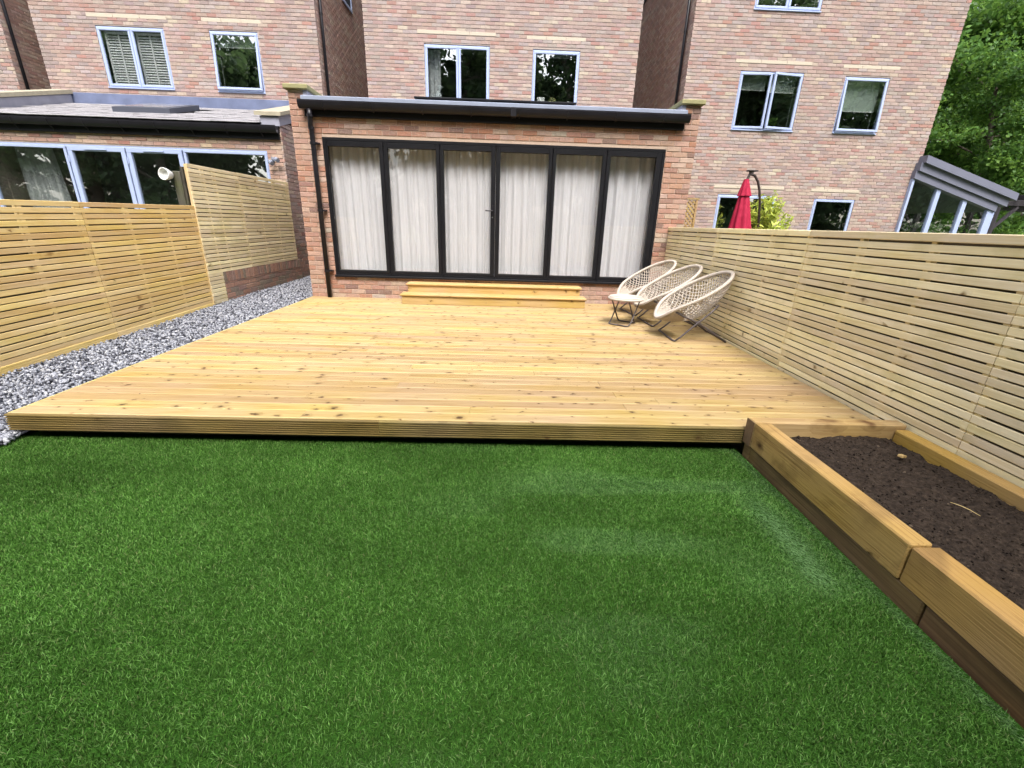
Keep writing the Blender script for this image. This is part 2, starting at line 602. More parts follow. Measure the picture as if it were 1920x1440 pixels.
g = MB()
g.grid(lambda u, v: (-1.32 + 1.34 * u, -5.12 + 11.5 * v, float(gravel_z(0, -5.12 + 11.5 * v)) - .022), 6, 60)
tag(g.build('gravel_bed', plain('gravel_bed_dark', (.05, .05, .06), .95, nscale=40, namt=.4)), 'bed under the grey and white gravel', kind='structure')

# gravel stones
ico_v = []
ph = (1 + 5 ** .5) / 2
for a, b in ((-1, ph), (1, ph), (-1, -ph), (1, -ph)):
    ico_v.append((a, b, 0))
for a, b in ((-1, ph), (1, ph), (-1, -ph), (1, -ph)):
    ico_v.append((0, a, b))
for a, b in ((-1, ph), (1, ph), (-1, -ph), (1, -ph)):
    ico_v.append((b, 0, a))
ico_v = np.array(ico_v, dtype=float)
ico_v /= np.linalg.norm(ico_v[0])
ico_f = np.array([(0, 11, 5), (0, 5, 1), (0, 1, 7), (0, 7, 10), (0, 10, 11), (1, 5, 9), (5, 11, 4), (11, 10, 2), (10, 7, 6), (7, 1, 8),
                  (3, 9, 4), (3, 4, 2), (3, 2, 6), (3, 6, 8), (3, 8, 9), (4, 9, 5), (2, 4, 11), (6, 2, 10), (8, 6, 7), (9, 8, 1)])


def rand_rot(n):
    q = rng.normal(size=(n, 4))
    q /= np.linalg.norm(q, axis=1)[:, None]
    a, b, c, d = q.T
    return np.stack([np.stack([1 - 2 * (c * c + d * d), 2 * (b * c - a * d), 2 * (b * d + a * c)], 1),
                     np.stack([2 * (b * c + a * d), 1 - 2 * (b * b + d * d), 2 * (c * d - a * b)], 1),
                     np.stack([2 * (b * d - a * c), 2 * (c * d + a * b), 1 - 2 * (b * b + c * c)], 1)], 1)


def stones(n, xs, ys, zs, size, cols):
    V = ico_v[None] * (1 + rng.uniform(-.22, .22, (n, 12, 1)))
    V = V * (size[:, None, None] * np.stack([rng.uniform(.8, 1.25, n), rng.uniform(.6, 1.0, n), rng.uniform(.4, .75, n)], 1)[:, None, :])
    V = np.einsum('nij,nkj->nki', rand_rot(n), V)
    V += np.stack([xs, ys, zs], 1)[:, None, :]
    F = ico_f[None] + (np.arange(n) * 12)[:, None, None]
    return V.reshape(-1, 3), F.ravel(), np.repeat(cols, 12, axis=0)


n = 30000
ys = -5.1 + 10.6 * rng.random(n) ** 1.25
xs = rng.uniform(-1.13, -.015, n)
left_front = (ys < -4.93)
xs = np.where(left_front, rng.uniform(-1.3, .05, n), xs)
size = rng.uniform(.008, .0185, n)
zs = gravel_z(xs, ys) + rng.uniform(-.016, .012, n)
pal = np.array([(.34, .35, .385), (.29, .30, .335), (.22, .228, .26), (.14, .145, .17), (.075, .078, .095), (.034, .036, .046), (.43, .435, .455)])
pick = rng.choice(7, n, p=[.22, .19, .15, .12, .13, .09, .10])
cols = pal[pick] * rng.uniform(.85, 1.15, (n, 1))
v_, f_, c_ = stones(n, xs, ys, zs, size, cols)
tag(mesh_obj('gravel', fast_mesh('gravel', v_, f_, 3, c_), mat=M['stonechip']),
    'grey and white stone chippings in the strip between deck and left fence', 'gravel', kind='stuff')


def vnoise(x, y, s, seed):
    r = np.random.default_rng(seed)
    G = r.random((64, 64))
    a, b = (x * s) % 64, (y * s) % 64
    i, j = np.floor(a).astype(int), np.floor(b).astype(int)
    fa, fb = a - i, b - j
    fa, fb = fa * fa * (3 - 2 * fa), fb * fb * (3 - 2 * fb)
    g = lambda p, q: G[p % 64, q % 64]
    return (g(i, j) * (1 - fa) + g(i + 1, j) * fa) * (1 - fb) + (g(i, j + 1) * (1 - fa) + g(i + 1, j + 1) * fa) * fb


# ------------------------------------------------------------------ artificial grass
def blades(n, xs, ys, wid, hgt):
    ang = rng.uniform(-3.15, 3.15, n)
    lean = np.clip(.75 + .10 * np.sin(.8 * xs - ys * 3.1) + rng.normal(0, .35, n), .05, 1.4)
    # flattened pile along the planter
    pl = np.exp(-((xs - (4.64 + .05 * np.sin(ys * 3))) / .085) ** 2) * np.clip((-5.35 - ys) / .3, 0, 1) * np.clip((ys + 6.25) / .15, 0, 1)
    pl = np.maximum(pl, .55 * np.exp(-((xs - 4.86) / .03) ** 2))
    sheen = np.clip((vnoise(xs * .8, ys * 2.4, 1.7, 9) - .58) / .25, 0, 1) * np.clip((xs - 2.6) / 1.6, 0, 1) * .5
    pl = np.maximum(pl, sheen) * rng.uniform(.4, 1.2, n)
    fl_ = pl > .35
    ang = np.where(fl_, -1.5 + rng.normal(0, .35, n), ang)
    lean = lean + pl * .9
    d = np.stack([np.cos(ang), np.sin(ang)], 1)
    sa = np.where(fl_, ang + np.pi / 2, rng.uniform(0, np.pi * 2, n))
    s = np.stack([np.cos(sa), np.sin(sa)], 1) * (wid / 2)[:, None]
    h = hgt * np.clip(1.05 - .30 * lean, .35, 1)
    base = np.stack([xs, ys, np.full(n, LZ - .012)], 1)
    mid = base.copy()
    mid[:, :2] += d * (hgt * lean * .28)[:, None]
    mid[:, 2] += h * .55
    tip = base.copy()
    tip[:, :2] += d * (hgt * lean * .85)[:, None]
    tip[:, 2] += h
    V = np.empty((n, 5, 3))
    V[:, 0] = base; V[:, 0, :2] -= s
    V[:, 1] = base; V[:, 1, :2] += s
    V[:, 2] = mid; V[:, 2, :2] += s * .85
    V[:, 3] = mid; V[:, 3, :2] -= s * .85
    V[:, 4] = tip
    return V, pl


def in_frame(xs, ys, z, mx=60):
    d = np.stack([xs - CAM.x, ys - CAM.y, np.full(len(xs), z - CAM.z)], 1)
    k = d @ np.array(FWD)
    px = 960 + CF * (d @ np.array(RGT)) / k
    py = 720 - CF * (d @ np.array(UPV)) / k
    return (k > .05) & (px > -mx) & (px < 1920 + mx) & (py < 1440 + mx)


n0 = 1100000
xs = rng.uniform(-1.3, 4.885, n0)
ys = rng.uniform(-8.6, -4.9, n0)
ok = in_frame(xs, ys, LZ)
keep = ok | (rng.random(n0) < .12)
keep &= ~((xs < -.0) & (ys > -5.06))
xs, ys, ok = xs[keep], ys[keep], ok[keep]
n = len(xs)
wid = np.where(ok, rng.uniform(.0018, .0034, n), rng.uniform(.004, .006, n))
hgt = rng.uniform(.012, .021, n)
V, sheen_mask = blades(n, xs, ys, wid, hgt)
q = rng.random(n)
gp = np.array([(.042, .104, .016), (.069, .165, .026), (.100, .228, .040), (.158, .31, .078), (.19, .25, .09)])
pk = rng.choice(5, n, p=[.27, .30, .23, .16, .04])
patch = 1.02 + .16 * (vnoise(xs, ys * 2.2, 1.4, 5) - .5) * 2 + .14 * (vnoise(xs * .5, ys * 3, 3.2, 6) - .5) * 2 + .12 * (vnoise(xs, ys, 14, 7) - .5) * 2  # sheen bands of the leaning pile put into the colour, plus random tone
bc = gp[pk] * (rng.uniform(.75, 1.25, n) * patch)[:, None]
sheen_fac = np.clip(sheen_mask, 0, 1)[:, None] * .85
bc = bc * (1 - sheen_fac) + np.array([(.24, .42, .17)]) * sheen_fac  # pale sheen of the flattened pile painted into the blade colour
cols = np.repeat(bc, 5, axis=0).reshape(n, 5, 3)
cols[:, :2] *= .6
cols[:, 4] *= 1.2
b5 = (np.arange(n) * 5)[:, None]
Fq = (np.array([[0, 1, 2, 3]]) + b5)
Ft = (np.array([[3, 2, 4]]) + b5)
flat = np.concatenate([Fq, Ft], axis=1).ravel()
tot = np.tile([4, 3], n)
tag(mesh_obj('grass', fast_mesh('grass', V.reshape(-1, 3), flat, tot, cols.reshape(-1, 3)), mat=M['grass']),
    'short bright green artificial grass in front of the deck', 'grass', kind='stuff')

# ================================================================== brickwork
PAL_HOUSE = [((.355, .258, .228), 10), ((.38, .285, .25), 9), ((.40, .318, .265), 5), ((.325, .225, .198), 7), ((.31, .258, .242), 6),
             ((.34, .19, .16), 4), ((.36, .302, .278), 5), ((.44, .368, .29), 3), ((.275, .215, .205), 4)]
PAL_EXT = [((.375, .21, .148), 8), ((.40, .25, .188), 8), ((.345, .165, .105), 5), ((.43, .31, .24), 5), ((.27, .15, .112), 3),
           ((.41, .345, .275), 2), ((.20, .12, .095), 2), ((.41, .23, .16), 4)]
PAL_SIDE = [((.46, .30, .25), 8), ((.50, .36, .30), 6), ((.42, .26, .215), 6), ((.52, .41, .34), 3), ((.36, .255, .23), 3)]
PAL_LOW = [((.27, .17, .13), 5), ((.34, .19, .13), 4), ((.22, .18, .13), 4), ((.38, .22, .15), 3)]


def pick_col(pal):
    t = random.random() * sum(p[1] for p in pal)
    for c, wgt in pal:
        t -= wgt
        if t <= 0:
            k = random.uniform(.93, 1.07)
            return (c[0] * k, c[1] * k * random.uniform(.96, 1.04), c[2] * k * random.uniform(.95, 1.05))
    return pal[0][0]


def brick_shape(L, H, D=.04, j=.0015, ch=.004):
    """a brick face in local axes: x along, z up, -y out; origin at its lower left"""
    r = lambda: random.uniform(-j, j)
    dy = random.uniform(-.002, .0015)
    v = []
    for (x, z, ix, iz) in ((0, 0, 1, 1), (L, 0, -1, 1), (L, H, -1, -1), (0, H, 1, -1)):
        v.append((x + ix * ch + r(), dy + r() * .7, z + iz * ch + r()))
    for (x, z) in ((0, 0), (L, 0), (L, H), (0, H)):
        v.append((x + r(), .004, z + r()))
    for (x, z) in ((0, 0), (L, 0), (L, H), (0, H)):
        v.append((x, D, z))
    f = [(0, 1, 2, 3)]
    for i in range(4):
        k = (i + 1) % 4
        f.append((4 + i, 4 + k, k, i))
        f.append((8 + i, 8 + k, 4 + k, 4 + i))
    return v, f


BR = []
for i in range(8):
    v, f = brick_shape(.215, .065)
    me = bpy.data.meshes.new('brick')
    me.from_pydata(v, [], f)
    me.materials.append(M['brick1'])
    BR.append(me)


def lay(u0, u1, z0, z1, holes=(), phase=0.0, soldier=False):
    """stretcher bond rectangle minus holes -> list of (u, z, L, H)"""
    out = []
    k = 0
    z = z0
    while z < z1 - .02:
        za, zb = z + .005, min(z + .07, z1)
        off = (0.0 if k % 2 == 0 else .1125) + phase
        segs = [(u0, u1)]
        for (a, b, c, d) in holes:
            ov = min(zb, d) - max(za, c)
            if ov > (zb - za) * .35:
                ns = []
                for (s, e) in segs:
                    if b <= s or a >= e:
                        ns.append((s, e))
                    else:
                        if a > s: ns.append((s, a))
                        if b < e: ns.append((b, e))
                segs = ns
        for (s, e) in segs:
            x = u0 - .225 + off
            while x < e:
                a, b = max(x + .005, s), min(x + .22, e)
                if b - a > .03:
                    out.append((a, za, b - a, zb - za))
                x += .225
        z += .075
        k += 1
    return out


def bricks_front(parent, y, rects, pal, vis, maxn=300, sub=None):
    """bricks on a wall facing -Y at plane y: the largest in view as parts, the others joined as stuff"""
    org = wp(parent)
    cand = []
    for i, (u, z, L, H) in enumerate(rects):
        p = proj((u + L / 2, y, z + H / 2))
        inside = p and 0 < p[0] < 1920 and 0 < p[1] < 1440 and vis(u, z)
        d = (Vector((u, y, z)) - CAM).length
        cand.append((0 if inside else 1, d - L * 8, i))
    cand.sort()
    single = {c[2] for c in cand[:maxn] if c[0] == 0}
    mb, cl = MB(), []
    for i, (u, z, L, H) in enumerate(rects):
        col = pick_col(pal if not callable(pal) else pal(u, z))
        if i in single:
            o = bpy.data.objects.new('brick', random.choice(BR))
            o.parent = parent
            C.objects.link(o)
            o.location = Vector((u, y, z)) - org
            o.scale = (L / .215, 1, H / .065)
            o.color = (*col, 1)
        else:
            v, f = brick_shape(L, H)
            mb.add([(u + a, y + b, z + c) for a, b, c in v], f)
            cl += [col] * len(v)
    if mb.v:
        joined(mb, cl, parent)


def joined(mb, cl, parent, name='brickwork'):
    me = mb.mesh(name, tuple(wp(parent)))
    a = me.color_attributes.new('Col', 'FLOAT_COLOR', 'POINT')
    c4 = np.ones((len(mb.v), 4), dtype=np.float32)
    c4[:, :3] = np.array(cl)
    a.data.foreach_set('color', c4.ravel())
    o = mesh_obj(name, me, parent, tuple(wp(parent)), M['brickn'])
    o['kind'] = 'stuff'
    return o


def bricks_side(parent, x, sgn, y0, y1, z0, z1, pal, phase=0.0):
    """bricks on a wall in a plane of constant x that faces +x (sgn 1) or -x (sgn -1), joined"""
    mb, cl = MB(), []
    for (u, z, L, H) in lay(y0, y1, z0, z1, phase=phase):
        v, f = brick_shape(L, H)
        vs = [(x - sgn * b, (u + a) if sgn > 0 else (u + L - a), z + c) for a, b, c in v]
        mb.add(vs, f)
        cl += [pick_col(pal(u, z) if callable(pal) else pal)] * len(v)
    joined(mb, cl, parent)


def wall_core(mb, x0, x1, z0, z1, y0, y1, holes):
    """mortar body of a wall in the xz plane, from y0 (front) to y1, with openings"""
    us = sorted({x0, x1, *[h[0] for h in holes], *[h[1] for h in holes]})
    vs = sorted({z0, z1, *[h[2] for h in holes], *[h[3] for h in holes]})
    us = [u for u in us if x0 <= u <= x1]
    vs = [v for v in vs if z0 <= v <= z1]
    for i in range(len(us) - 1):
        for j in range(len(vs) - 1):
            cx, cz = (us[i] + us[i + 1]) / 2, (vs[j] + vs[j + 1]) / 2
            if any(h[0] < cx < h[1] and h[2] < cz < h[3] for h in holes):
                continue
            for yy, flip in ((y0, 0), (y1, 1)):
                q = [(us[i], yy, vs[j]), (us[i + 1], yy, vs[j]), (us[i + 1], yy, vs[j + 1]), (us[i], yy, vs[j + 1])]
                mb.add(q[::-1] if flip else q, [(0, 1, 2, 3)])
    for (a, b, c, d) in list(holes) + [(x0, x1, z0, z1)]:
        for (p, q) in (((a, c), (b, c)), ((b, c), (b, d)), ((b, d), (a, d)), ((a, d), (a, c))):
            mb.add([(p[0], y0, p[1]), (q[0], y0, q[1]), (q[0], y1, q[1]), (p[0], y1, p[1])], [(0, 1, 2, 3)])


# ------------------------------------------------------------------ windows
def frame_bars(mb, x0, x1, z0, z1, y0, y1, t, tb=None, bev=.004):
    tb = tb or t
    mb.box(x0, x1, y0, y1, z0, z0 + tb, bev)
    mb.box(x0, x1, y0, y1, z1 - t, z1, bev)
    mb.box(x0, x0 + t, y0 + .0005, y1 - .0005, z0 + tb, z1 - t, bev)
    mb.box(x1 - t, x1, y0 + .0005, y1 - .0005, z0 + tb, z1 - t, bev)


def window(house, x0, x1, z0, z1, y, cuts=(), opens=None, sill=True):
    """cuts: fractions where mullions stand; opens: {light: (axis, degrees)}"""
    opens = opens or {}
    c = ((x0 + x1) / 2, y, z0)
    mb = MB()
    frame_bars(mb, x0 + .004, x1 - .004, z0 + .004, z1 - .016, y + .012, y + .085, .038)
    edges = [x0 + .004] + [x0 + (x1 - x0) * t for t in cuts] + [x1 - .004]
    for e in edges[1:-1]:
        mb.box(e - .02, e + .02, y + .0145, y + .083, z0 + .04, z1 - .05, .003)
    win = mb.build('window', M['winframe'], house, c)
    for i in range(len(edges) - 1):
        a, b = edges[i], edges[i + 1]
        a += .022 if i == 0 else .006
        b -= .022 if i == len(edges) - 2 else .006
        za, zb = z0 + .024, z1 - .038
        ax, dg = opens.get(i, (None, 0))
        hinge = Vector((a if ax != 'zr' else b, y + .03, zb if ax == 'x' else za))
        mb = MB()
        frame_bars(mb, a, b, za, zb, y - .004, y + .05, .05, bev=.006)
        s = mb.build('sash', M['winframe'], win, tuple(hinge))
        mb = MB()
        mb.box(a + .048, b - .048, y + .018, y + .024, za + .048, zb - .048)
        p = mb.build('pane', M['glass'], win, tuple(hinge))
        if ax:
            r = math.radians(dg)
            e = (r, 0, 0) if ax == 'x' else (0, 0, r)
            s.rotation_euler = e
            p.rotation_euler = e
    if sill:
        mb = MB()
        mb.box(x0 - .005, x1 + .005, y - .03, y + .04, z0 - .022, z0 + .003, .004)
        mb.build('sill', M['winframe'], win, c)
    # plastered inner reveal and the dim room behind
    mb = MB()
    for (p, q) in (((x0, z0), (x1, z0)), ((x1, z0), (x1, z1)), ((x1, z1), (x0, z1)), ((x0, z1), (x0, z0))):
        mb.add([(p[0], y + .09, p[1]), (q[0], y + .09, q[1]), (q[0], y + .33, q[1]), (p[0], y + .33, p[1])], [(3, 2, 1, 0)])
    mb.build('reveal', M['plaster'], house)
    room(house, x0 - .38, x1 + .38, y + .305, y + 2.8, z0 - .7, z1 + .35, (x0, x1, z0, z1))
    return win


def room(house, x0, x1, y0, y1, z0, z1, hole):
    mb = MB()
    mb.add([(x0, y0, z0), (x1, y0, z0), (x1, y1, z0), (x0, y1, z0), (x0, y0, z1), (x1, y0, z1), (x1, y1, z1), (x0, y1, z1)],
           [(0, 1, 2, 3), (7, 6, 5, 4), (1, 5, 6, 2), (2, 6, 7, 3), (3, 7, 4, 0)])
    mb.build('room_interior', M['room'], house)


def lintel(house, x0, x1, z0, y, slope=0):
    n = 3
    for i in range(n):
        mb = MB()
        a, b = x0 + (x1 - x0) * i / n, x0 + (x1 - x0) * (i + 1) / n
        mb.box(a + .003, b - .003, y - .004, y + .05, z0, z0 + .072, .004)
        mb.build('lintel', M['lintel'], house)


def roof_block(mb, x0, x1, y0, y1, z0, h):
    ym = (y0 + y1) / 2
    e, g_ = .35, .04
    mb.add([(x0 - g_, y0 - e, z0), (x1 + g_, y0 - e, z0), (x1 + g_, y1 + e, z0), (x0 - g_, y1 + e, z0), (x0 - g_, ym, z0 + h), (x1 + g_, ym, z0 + h)],
           [(0, 1, 5, 4), (2, 3, 4, 5), (0, 4, 3), (1, 2, 5), (0, 3, 2, 1)])


HY, HB, HT = 4.8, 12.5, 7.95


def house(name, label, x0, x1, holes, lintels, zvis, vis, sides, top=HT):
    h = thing(name, label, 'house', ((x0 + x1) / 2, HY, -.36))
    zb = -.36
    mb = MB()
    wall_core(mb, x0 + .006, x1 - .006, zb, top, HY + .008, HY + .30, [q for q in holes])
    # back and side bodies
    for (xa, xb) in ((x0 + .008, x0 + .3), (x1 - .3, x1 - .008)):
        mb.box(xa, xb, HY + .302, HB, zb, top)
    mb.box(x0 + .3, x1 - .3, HB - .3, HB, zb, top)
    mb.build('wall', M['mortar'], h)
    mb = MB()
    roof_block(mb, x0, x1, HY, HB, top + .002, 2.6)
    mb.build('roof', M['slate'], h)
    bh = list(holes) + [(a, b, z, z + .075) for a, b, z in lintels]
    z0 = zvis
    z0 = zb + math.floor((z0 - zb) / .075) * .075
    rects = lay(x0, x1, z0, top, bh)
    bricks_front(h, HY, rects, PAL_HOUSE, vis)
    for sgn in sides:
        bricks_side(h, x1 if sgn > 0 else x0, sgn, HY + .005, HB, 3.2 if name != 'x' else 0, top, PAL_SIDE)
    for a, b, z in lintels:
        lintel(h, a, b, z, HY)
    return h


def pipe_run(parent, x, y, z0, z1, r=.034):
    mb = MB()
    mb.tube([(x, y, z0), (x, y, z1)], r, 10)
    p = mb.build('drainpipe', M['pipe'], parent, smooth=True)
    zz = z0 + .9
    while zz < z1:
        mb = MB()
        mb.tube([(x, y, zz), (x, y, zz + .04)], r * 1.22, 10)
        mb.build('pipe_clip', M['pipe'], p, tuple(wp(parent)))
        zz += 1.8


# ---- left house
L1 = (-6.21, -4.68, 4.035, 5.25)
L2 = (-3.65, -2.55, 4.035, 5.25)
hl = house('brick_house', 'pink brick house on the left above the grey tiled roof, one window with white shutters', -7.58, -1.18,
           [L1, L2, (-6.21, -4.68, 6.75, 7.6), (-3.65, -2.55, 6.75, 7.6)],
           [(-6.35, -4.56, 5.40), (-3.78, -2.43, 5.40)], 3.5, lambda u, z: z > 3.88, (1,))
window(hl, *L1, HY, (.5,))
window(hl, *L2, HY, (), {0: ('x', -4)})
window(hl, -6.21, -4.68, 6.75, 7.6, HY, (.5,))
window(hl, -3.65, -2.55, 6.75, 7.6, HY)
pipe_run(hl, -1.12, 5.02, 3.0, HT)
# small side window high up on the gable
sw = MB()
for (a, b, c, d) in ((6.9, 7.7, 6.7, 6.76), (6.9, 7.7, 7.5, 7.56), (6.9, 6.96, 6.76, 7.5), (7.64, 7.7, 6.76, 7.5)):
    sw.box(-1.19, -1.15, a, b, c, d)
sw_o = sw.build('side_window', M['winframe'], hl)
sp = MB()
sp.box(-1.185, -1.165, 6.96, 7.64, 6.76, 7.5)
sp.build('pane', plain('dark_glass', (.03, .035, .04), .05, spec=.8), sw_o)

# ---- middle house
C1 = (1.28, 2.82, 3.97, 5.17)
C2 = (3.84, 4.96, 3.97, 5.15)
hc = house('brick_house', 'pink brick house in the middle rising behind the black-gutter extension', -.10, 6.34,
           [C1, C2, (1.28, 2.82, 6.75, 7.6), (3.84, 4.96, 6.75, 7.6)],
           [(1.13, 2.96, 5.355), (3.68, 5.07, 5.33)], 3.0, lambda u, z: z > 3.97, ())
window(hc, *C1, HY, (.52,), {1: ('zr', 3)})
window(hc, *C2, HY)
window(hc, 1.28, 2.82, 6.75, 7.6, HY, (.5,))
window(hc, 3.84, 4.96, 6.75, 7.6, HY)

# ---- right house
R1 = (8.87, 10.43, 3.65, 4.90)
R2 = (11.46, 12.57, 3.66, 4.87)
R3 = (8.84, 10.40, .95, 2.16)
R4 = (11.42, 12.52, .95, 2.14)
R5 = (8.92, 10.49, 6.10, 7.3)
hr = house('brick_house', 'pink brick house on the right with the red parasol in front', 7.56, 13.98,
           [R1, R2, R3, R4, R5, (11.46, 12.57, 6.75, 7.6)],
           [(8.70, 10.57, 5.05), (11.34, 12.75, 5.03), (8.69, 10.55, 2.305), (11.27, 12.57, 2.29)], .9,
           lambda u, z: z > 1.4, (-1,))
window(hr, *R1, HY, (.5,), {0: ('z', -4), 1: ('zr', 9)})
window(hr, *R2, HY, (), {0: ('x', -4)})
window(hr, *R3, HY, (.5,))
window(hr, *R4, HY)
window(hr, *R5, HY, (.5,))
window(hr, 11.46, 12.57, 6.75, 7.6, HY)
pipe_run(hr, 7.50, 5.12, 3.0, HT)

# ---- far left house
hf = thing('brick_house', 'sliver of a brick house at the far left edge with black drainpipe', 'house', (-11.5, HY, -.36))
mb = MB()
wall_core(mb, -14.6, -8.306, -.36, HT, HY + .008, HY + .3, [])
mb.box(-8.6, -8.308, HY + .302, HB, -.36, HT)
mb.box(-14.6, -14.3, HY + .302, HB, -.36, HT)
mb.box(-14.3, -8.6, HB - .3, HB, -.36, HT)
mb.build('wall', M['mortar'], hf)
mb = MB()
roof_block(mb, -14.6, -8.3, HY, HB, HT + .002, 2.6)
mb.build('roof', M['slate'], hf)
bricks_front(hf, HY, lay(-10.5, -8.3, 3.09, HT), PAL_HOUSE, lambda u, z: z > 3.7)
bricks_side(hf, -8.3, 1, HY + .005, HB, 3.2, HT, PAL_SIDE)
pipe_run(hf, -8.24, 4.93, 3.0, HT)
mb = MB()
mb.box(-9.7, -8.32, HY - .10, HY + .005, 3.80, 3.86, .01)
mb.build('flashing', M['lead2'], hf)


# ------------------------------------------------------------------ things inside the upper windows
def shutter_set(x0, x1, z0, z1, y, label):
    t = thing('louvre_shutter', label, 'shutter', ((x0 + x1) / 2, y, z0))
    mb = MB()
    frame_bars(mb, x0, x1, z0, z1, y - .014, y + .014, .045, bev=.003)
    xm = x0 + (x1 - x0) * .5
    mb.build('frame', M['shutter'], t)
    mb = MB()
    mb.box(xm - .018, xm + .018, y - .026, y - .015, z0 + .05, z1 - .05, .003)
    mb.build('tilt_bar', M['shutter'], t)
    n = int((z1 - z0 - .1) / .05)
    for i in range(n):
        zz = z0 + .06 + i * (z1 - z0 - .11) / n
        mb = MB()
        mb.box(x0 + .047, x1 - .047, -.026, .026, -.004, .004, .002, M=Matrix.Translation((0, y, zz + .012)) @ Matrix.Rotation(math.radians(52), 4, 'X'))
        mb.build('slat', M['shutter'], t)


shutter_set(-6.13, -5.48, 4.07, 5.17, 4.935, 'white louvred shutter behind the left pane of the far left window')
shutter_set(-5.42, -4.76, 4.07, 5.17, 4.935, 'white louvred shutter behind the right pane of the far left window')


def blind(x0, x1, z0, z1, y, label):
    t = thing('roller_blind', label, 'blind', ((x0 + x1) / 2, y, z0))
    mb = MB()
    mb.tube([(x0, y, z1), (x1, y, z1)], .025, 10)
    mb.build('roller', M['blind'], t, smooth=True)
    mb = MB()
    mb.box(x0 + .01, x1 - .01, y - .027, y - .024, z0, z1)
    mb.build('cloth', M['blind'], t)
    mb = MB()
    mb.box(x0 + .01, x1 - .01, y - .033, y - .018, z0 - .02, z0, .004)
    mb.build('bottom_bar', M['white'], t)


blind(-3.60, -2.60, 4.98, 5.22, 5.0, 'roller blind rolled high in the left house window beside the shutters')
blind(8.93, 9.63, 4.55, 4.86, 5.0, 'grey green blind in the left light of the right house casement window')
blind(9.67, 10.37, 4.52, 4.86, 5.0, 'grey green blind in the right light of the right house casement window')
blind(11.52, 12.50, 4.18, 4.83, 5.0, 'half lowered grey green blind in the single upper window of the right house')
blind(3.90, 4.92, 5.05, 5.13, 5.0, 'blind rolled up at the top of the middle house single window')


def curtain(x0, x1, z0, z1, y, label, waves=1.0, amp=.035, seed=0, mat='curtain', pinch=0.0):
    r = random.Random(seed)
    ph = [r.uniform(0, 6.28) for _ in range(4)]
    wdt = x1 - x0

    def fn(u, v):
        s = u * wdt
        k = 1 - .25 * v
        yy = amp * k * (math.sin(s * 2 * math.pi / (.155 * waves) + ph[0] + .8 * math.sin(s * 3.1 + ph[1])) + .5 * math.sin(s * 2 * math.pi / (.067 * waves) + ph[2] + v))
        xx = x0 + s * (1 - pinch * (1 - v)) + .012 * math.sin(s * 17 + ph[3])
        return (xx, y + yy, z0 + (z1 - z0) * v)
    mb = MB()
    mb.grid(fn, max(16, int(wdt / .013)), 10)
    o = mb.build('curtain', M[mat], None, ((x0 + x1) / 2, y, z0), smooth=True)
    return tag(o, label, 'curtain')


curtain(1.33, 1.62, 4.0, 5.12, 5.05, 'cream curtain at the left side of the middle house double window', .7, .02, 3)

# ornaments on the middle house window boards
t = thing('figurine', 'pale grey bird figurine on the window board of the double window', 'figurine', (1.56, 4.98, 3.98))
mb = MB()
prof = [(.0, .09), (.10, .10), (.2, .085), (.26, .05), (.30, .035), (.345, .045), (.385, .04), (.41, .012)]
vs, fs = [], []
for (zz, rr) in prof:
    for k in range(12):
        a = k * math.pi / 6
        vs.append((1.56 + rr * math.cos(a) + (.04 if zz > .28 else 0), 4.98 + rr * .7 * math.sin(a), 3.98 + zz))
for i in range(len(prof) - 1):
    for k in range(12):
        fs.append((i * 12 + k, i * 12 + (k + 1) % 12, (i + 1) * 12 + (k + 1) % 12, (i + 1) * 12 + k))
mb.add(vs, fs)
mb.build('body', M['ceramic'], t, smooth=True)
mb = MB()
mb.tube([(1.63, 4.96, 4.35), (1.69, 4.95, 4.335)], [.015, .003], 6)
mb.build('beak', M['ceramic'], t)


def pot(x, y, z, r, h, mat, seg=14):
    mb = MB()
    pr = [(r * .75, 0), (r * .8, .01), (r, h - .015), (r * 1.06, h - .012), (r * 1.06, h), (r * .9, h), (r * .85, h - .02)]
    vs, fs = [], []
    for (rr, zz) in pr:
        for k in range(seg):
            a = 2 * math.pi * k / seg
            vs.append((x + rr * math.cos(a), y + rr * math.sin(a), z + zz))
    for i in range(len(pr) - 1):
        for k in range(seg):
            fs.append((i * seg + k, i * seg + (k + 1) % seg, (i + 1) * seg + (k + 1) % seg, (i + 1) * seg + k))
    fs.append(tuple(range(seg))[::-1])
    fs.append(tuple((len(pr) - 1) * seg + k for k in range(seg)))
    mb.add(vs, fs)
    return mb


def leaf_cloud(n, centre, rad, size, col=(0, 1), aspect=2.2, flat=.0):
    """n little leaf quads in an ellipsoid shell"""
    d = rng.normal(size=(n, 3))
    d /= np.linalg.norm(d, axis=1)[:, None]
    p = np.array(centre) + d * np.array(rad) * (rng.random(n) ** .4)[:, None]
    return leaf_quads(p, size, col, aspect)


def leaf_quads(p, size, col, aspect=1.6, shade=None):
    n = len(p)
    R_ = rand_rot(n)
    s = size * rng.uniform(.6, 1.3, n)
    q = np.array([(-.5, 0, 0), (0, -.5 / aspect, .06), (.5, 0, 0), (0, .5 / aspect, .06)])
    V = np.einsum('nij,kj->nki', R_, q) * s[:, None, None] + p[:, None, :]
    c = rng.uniform(col[0], col[1], n) if shade is None else shade
    cols = np.repeat(np.stack([c, c, c], 1), 4, axis=0)
    F = (np.arange(n * 4)).astype(np.int32)
    return V.reshape(-1, 3), F, cols


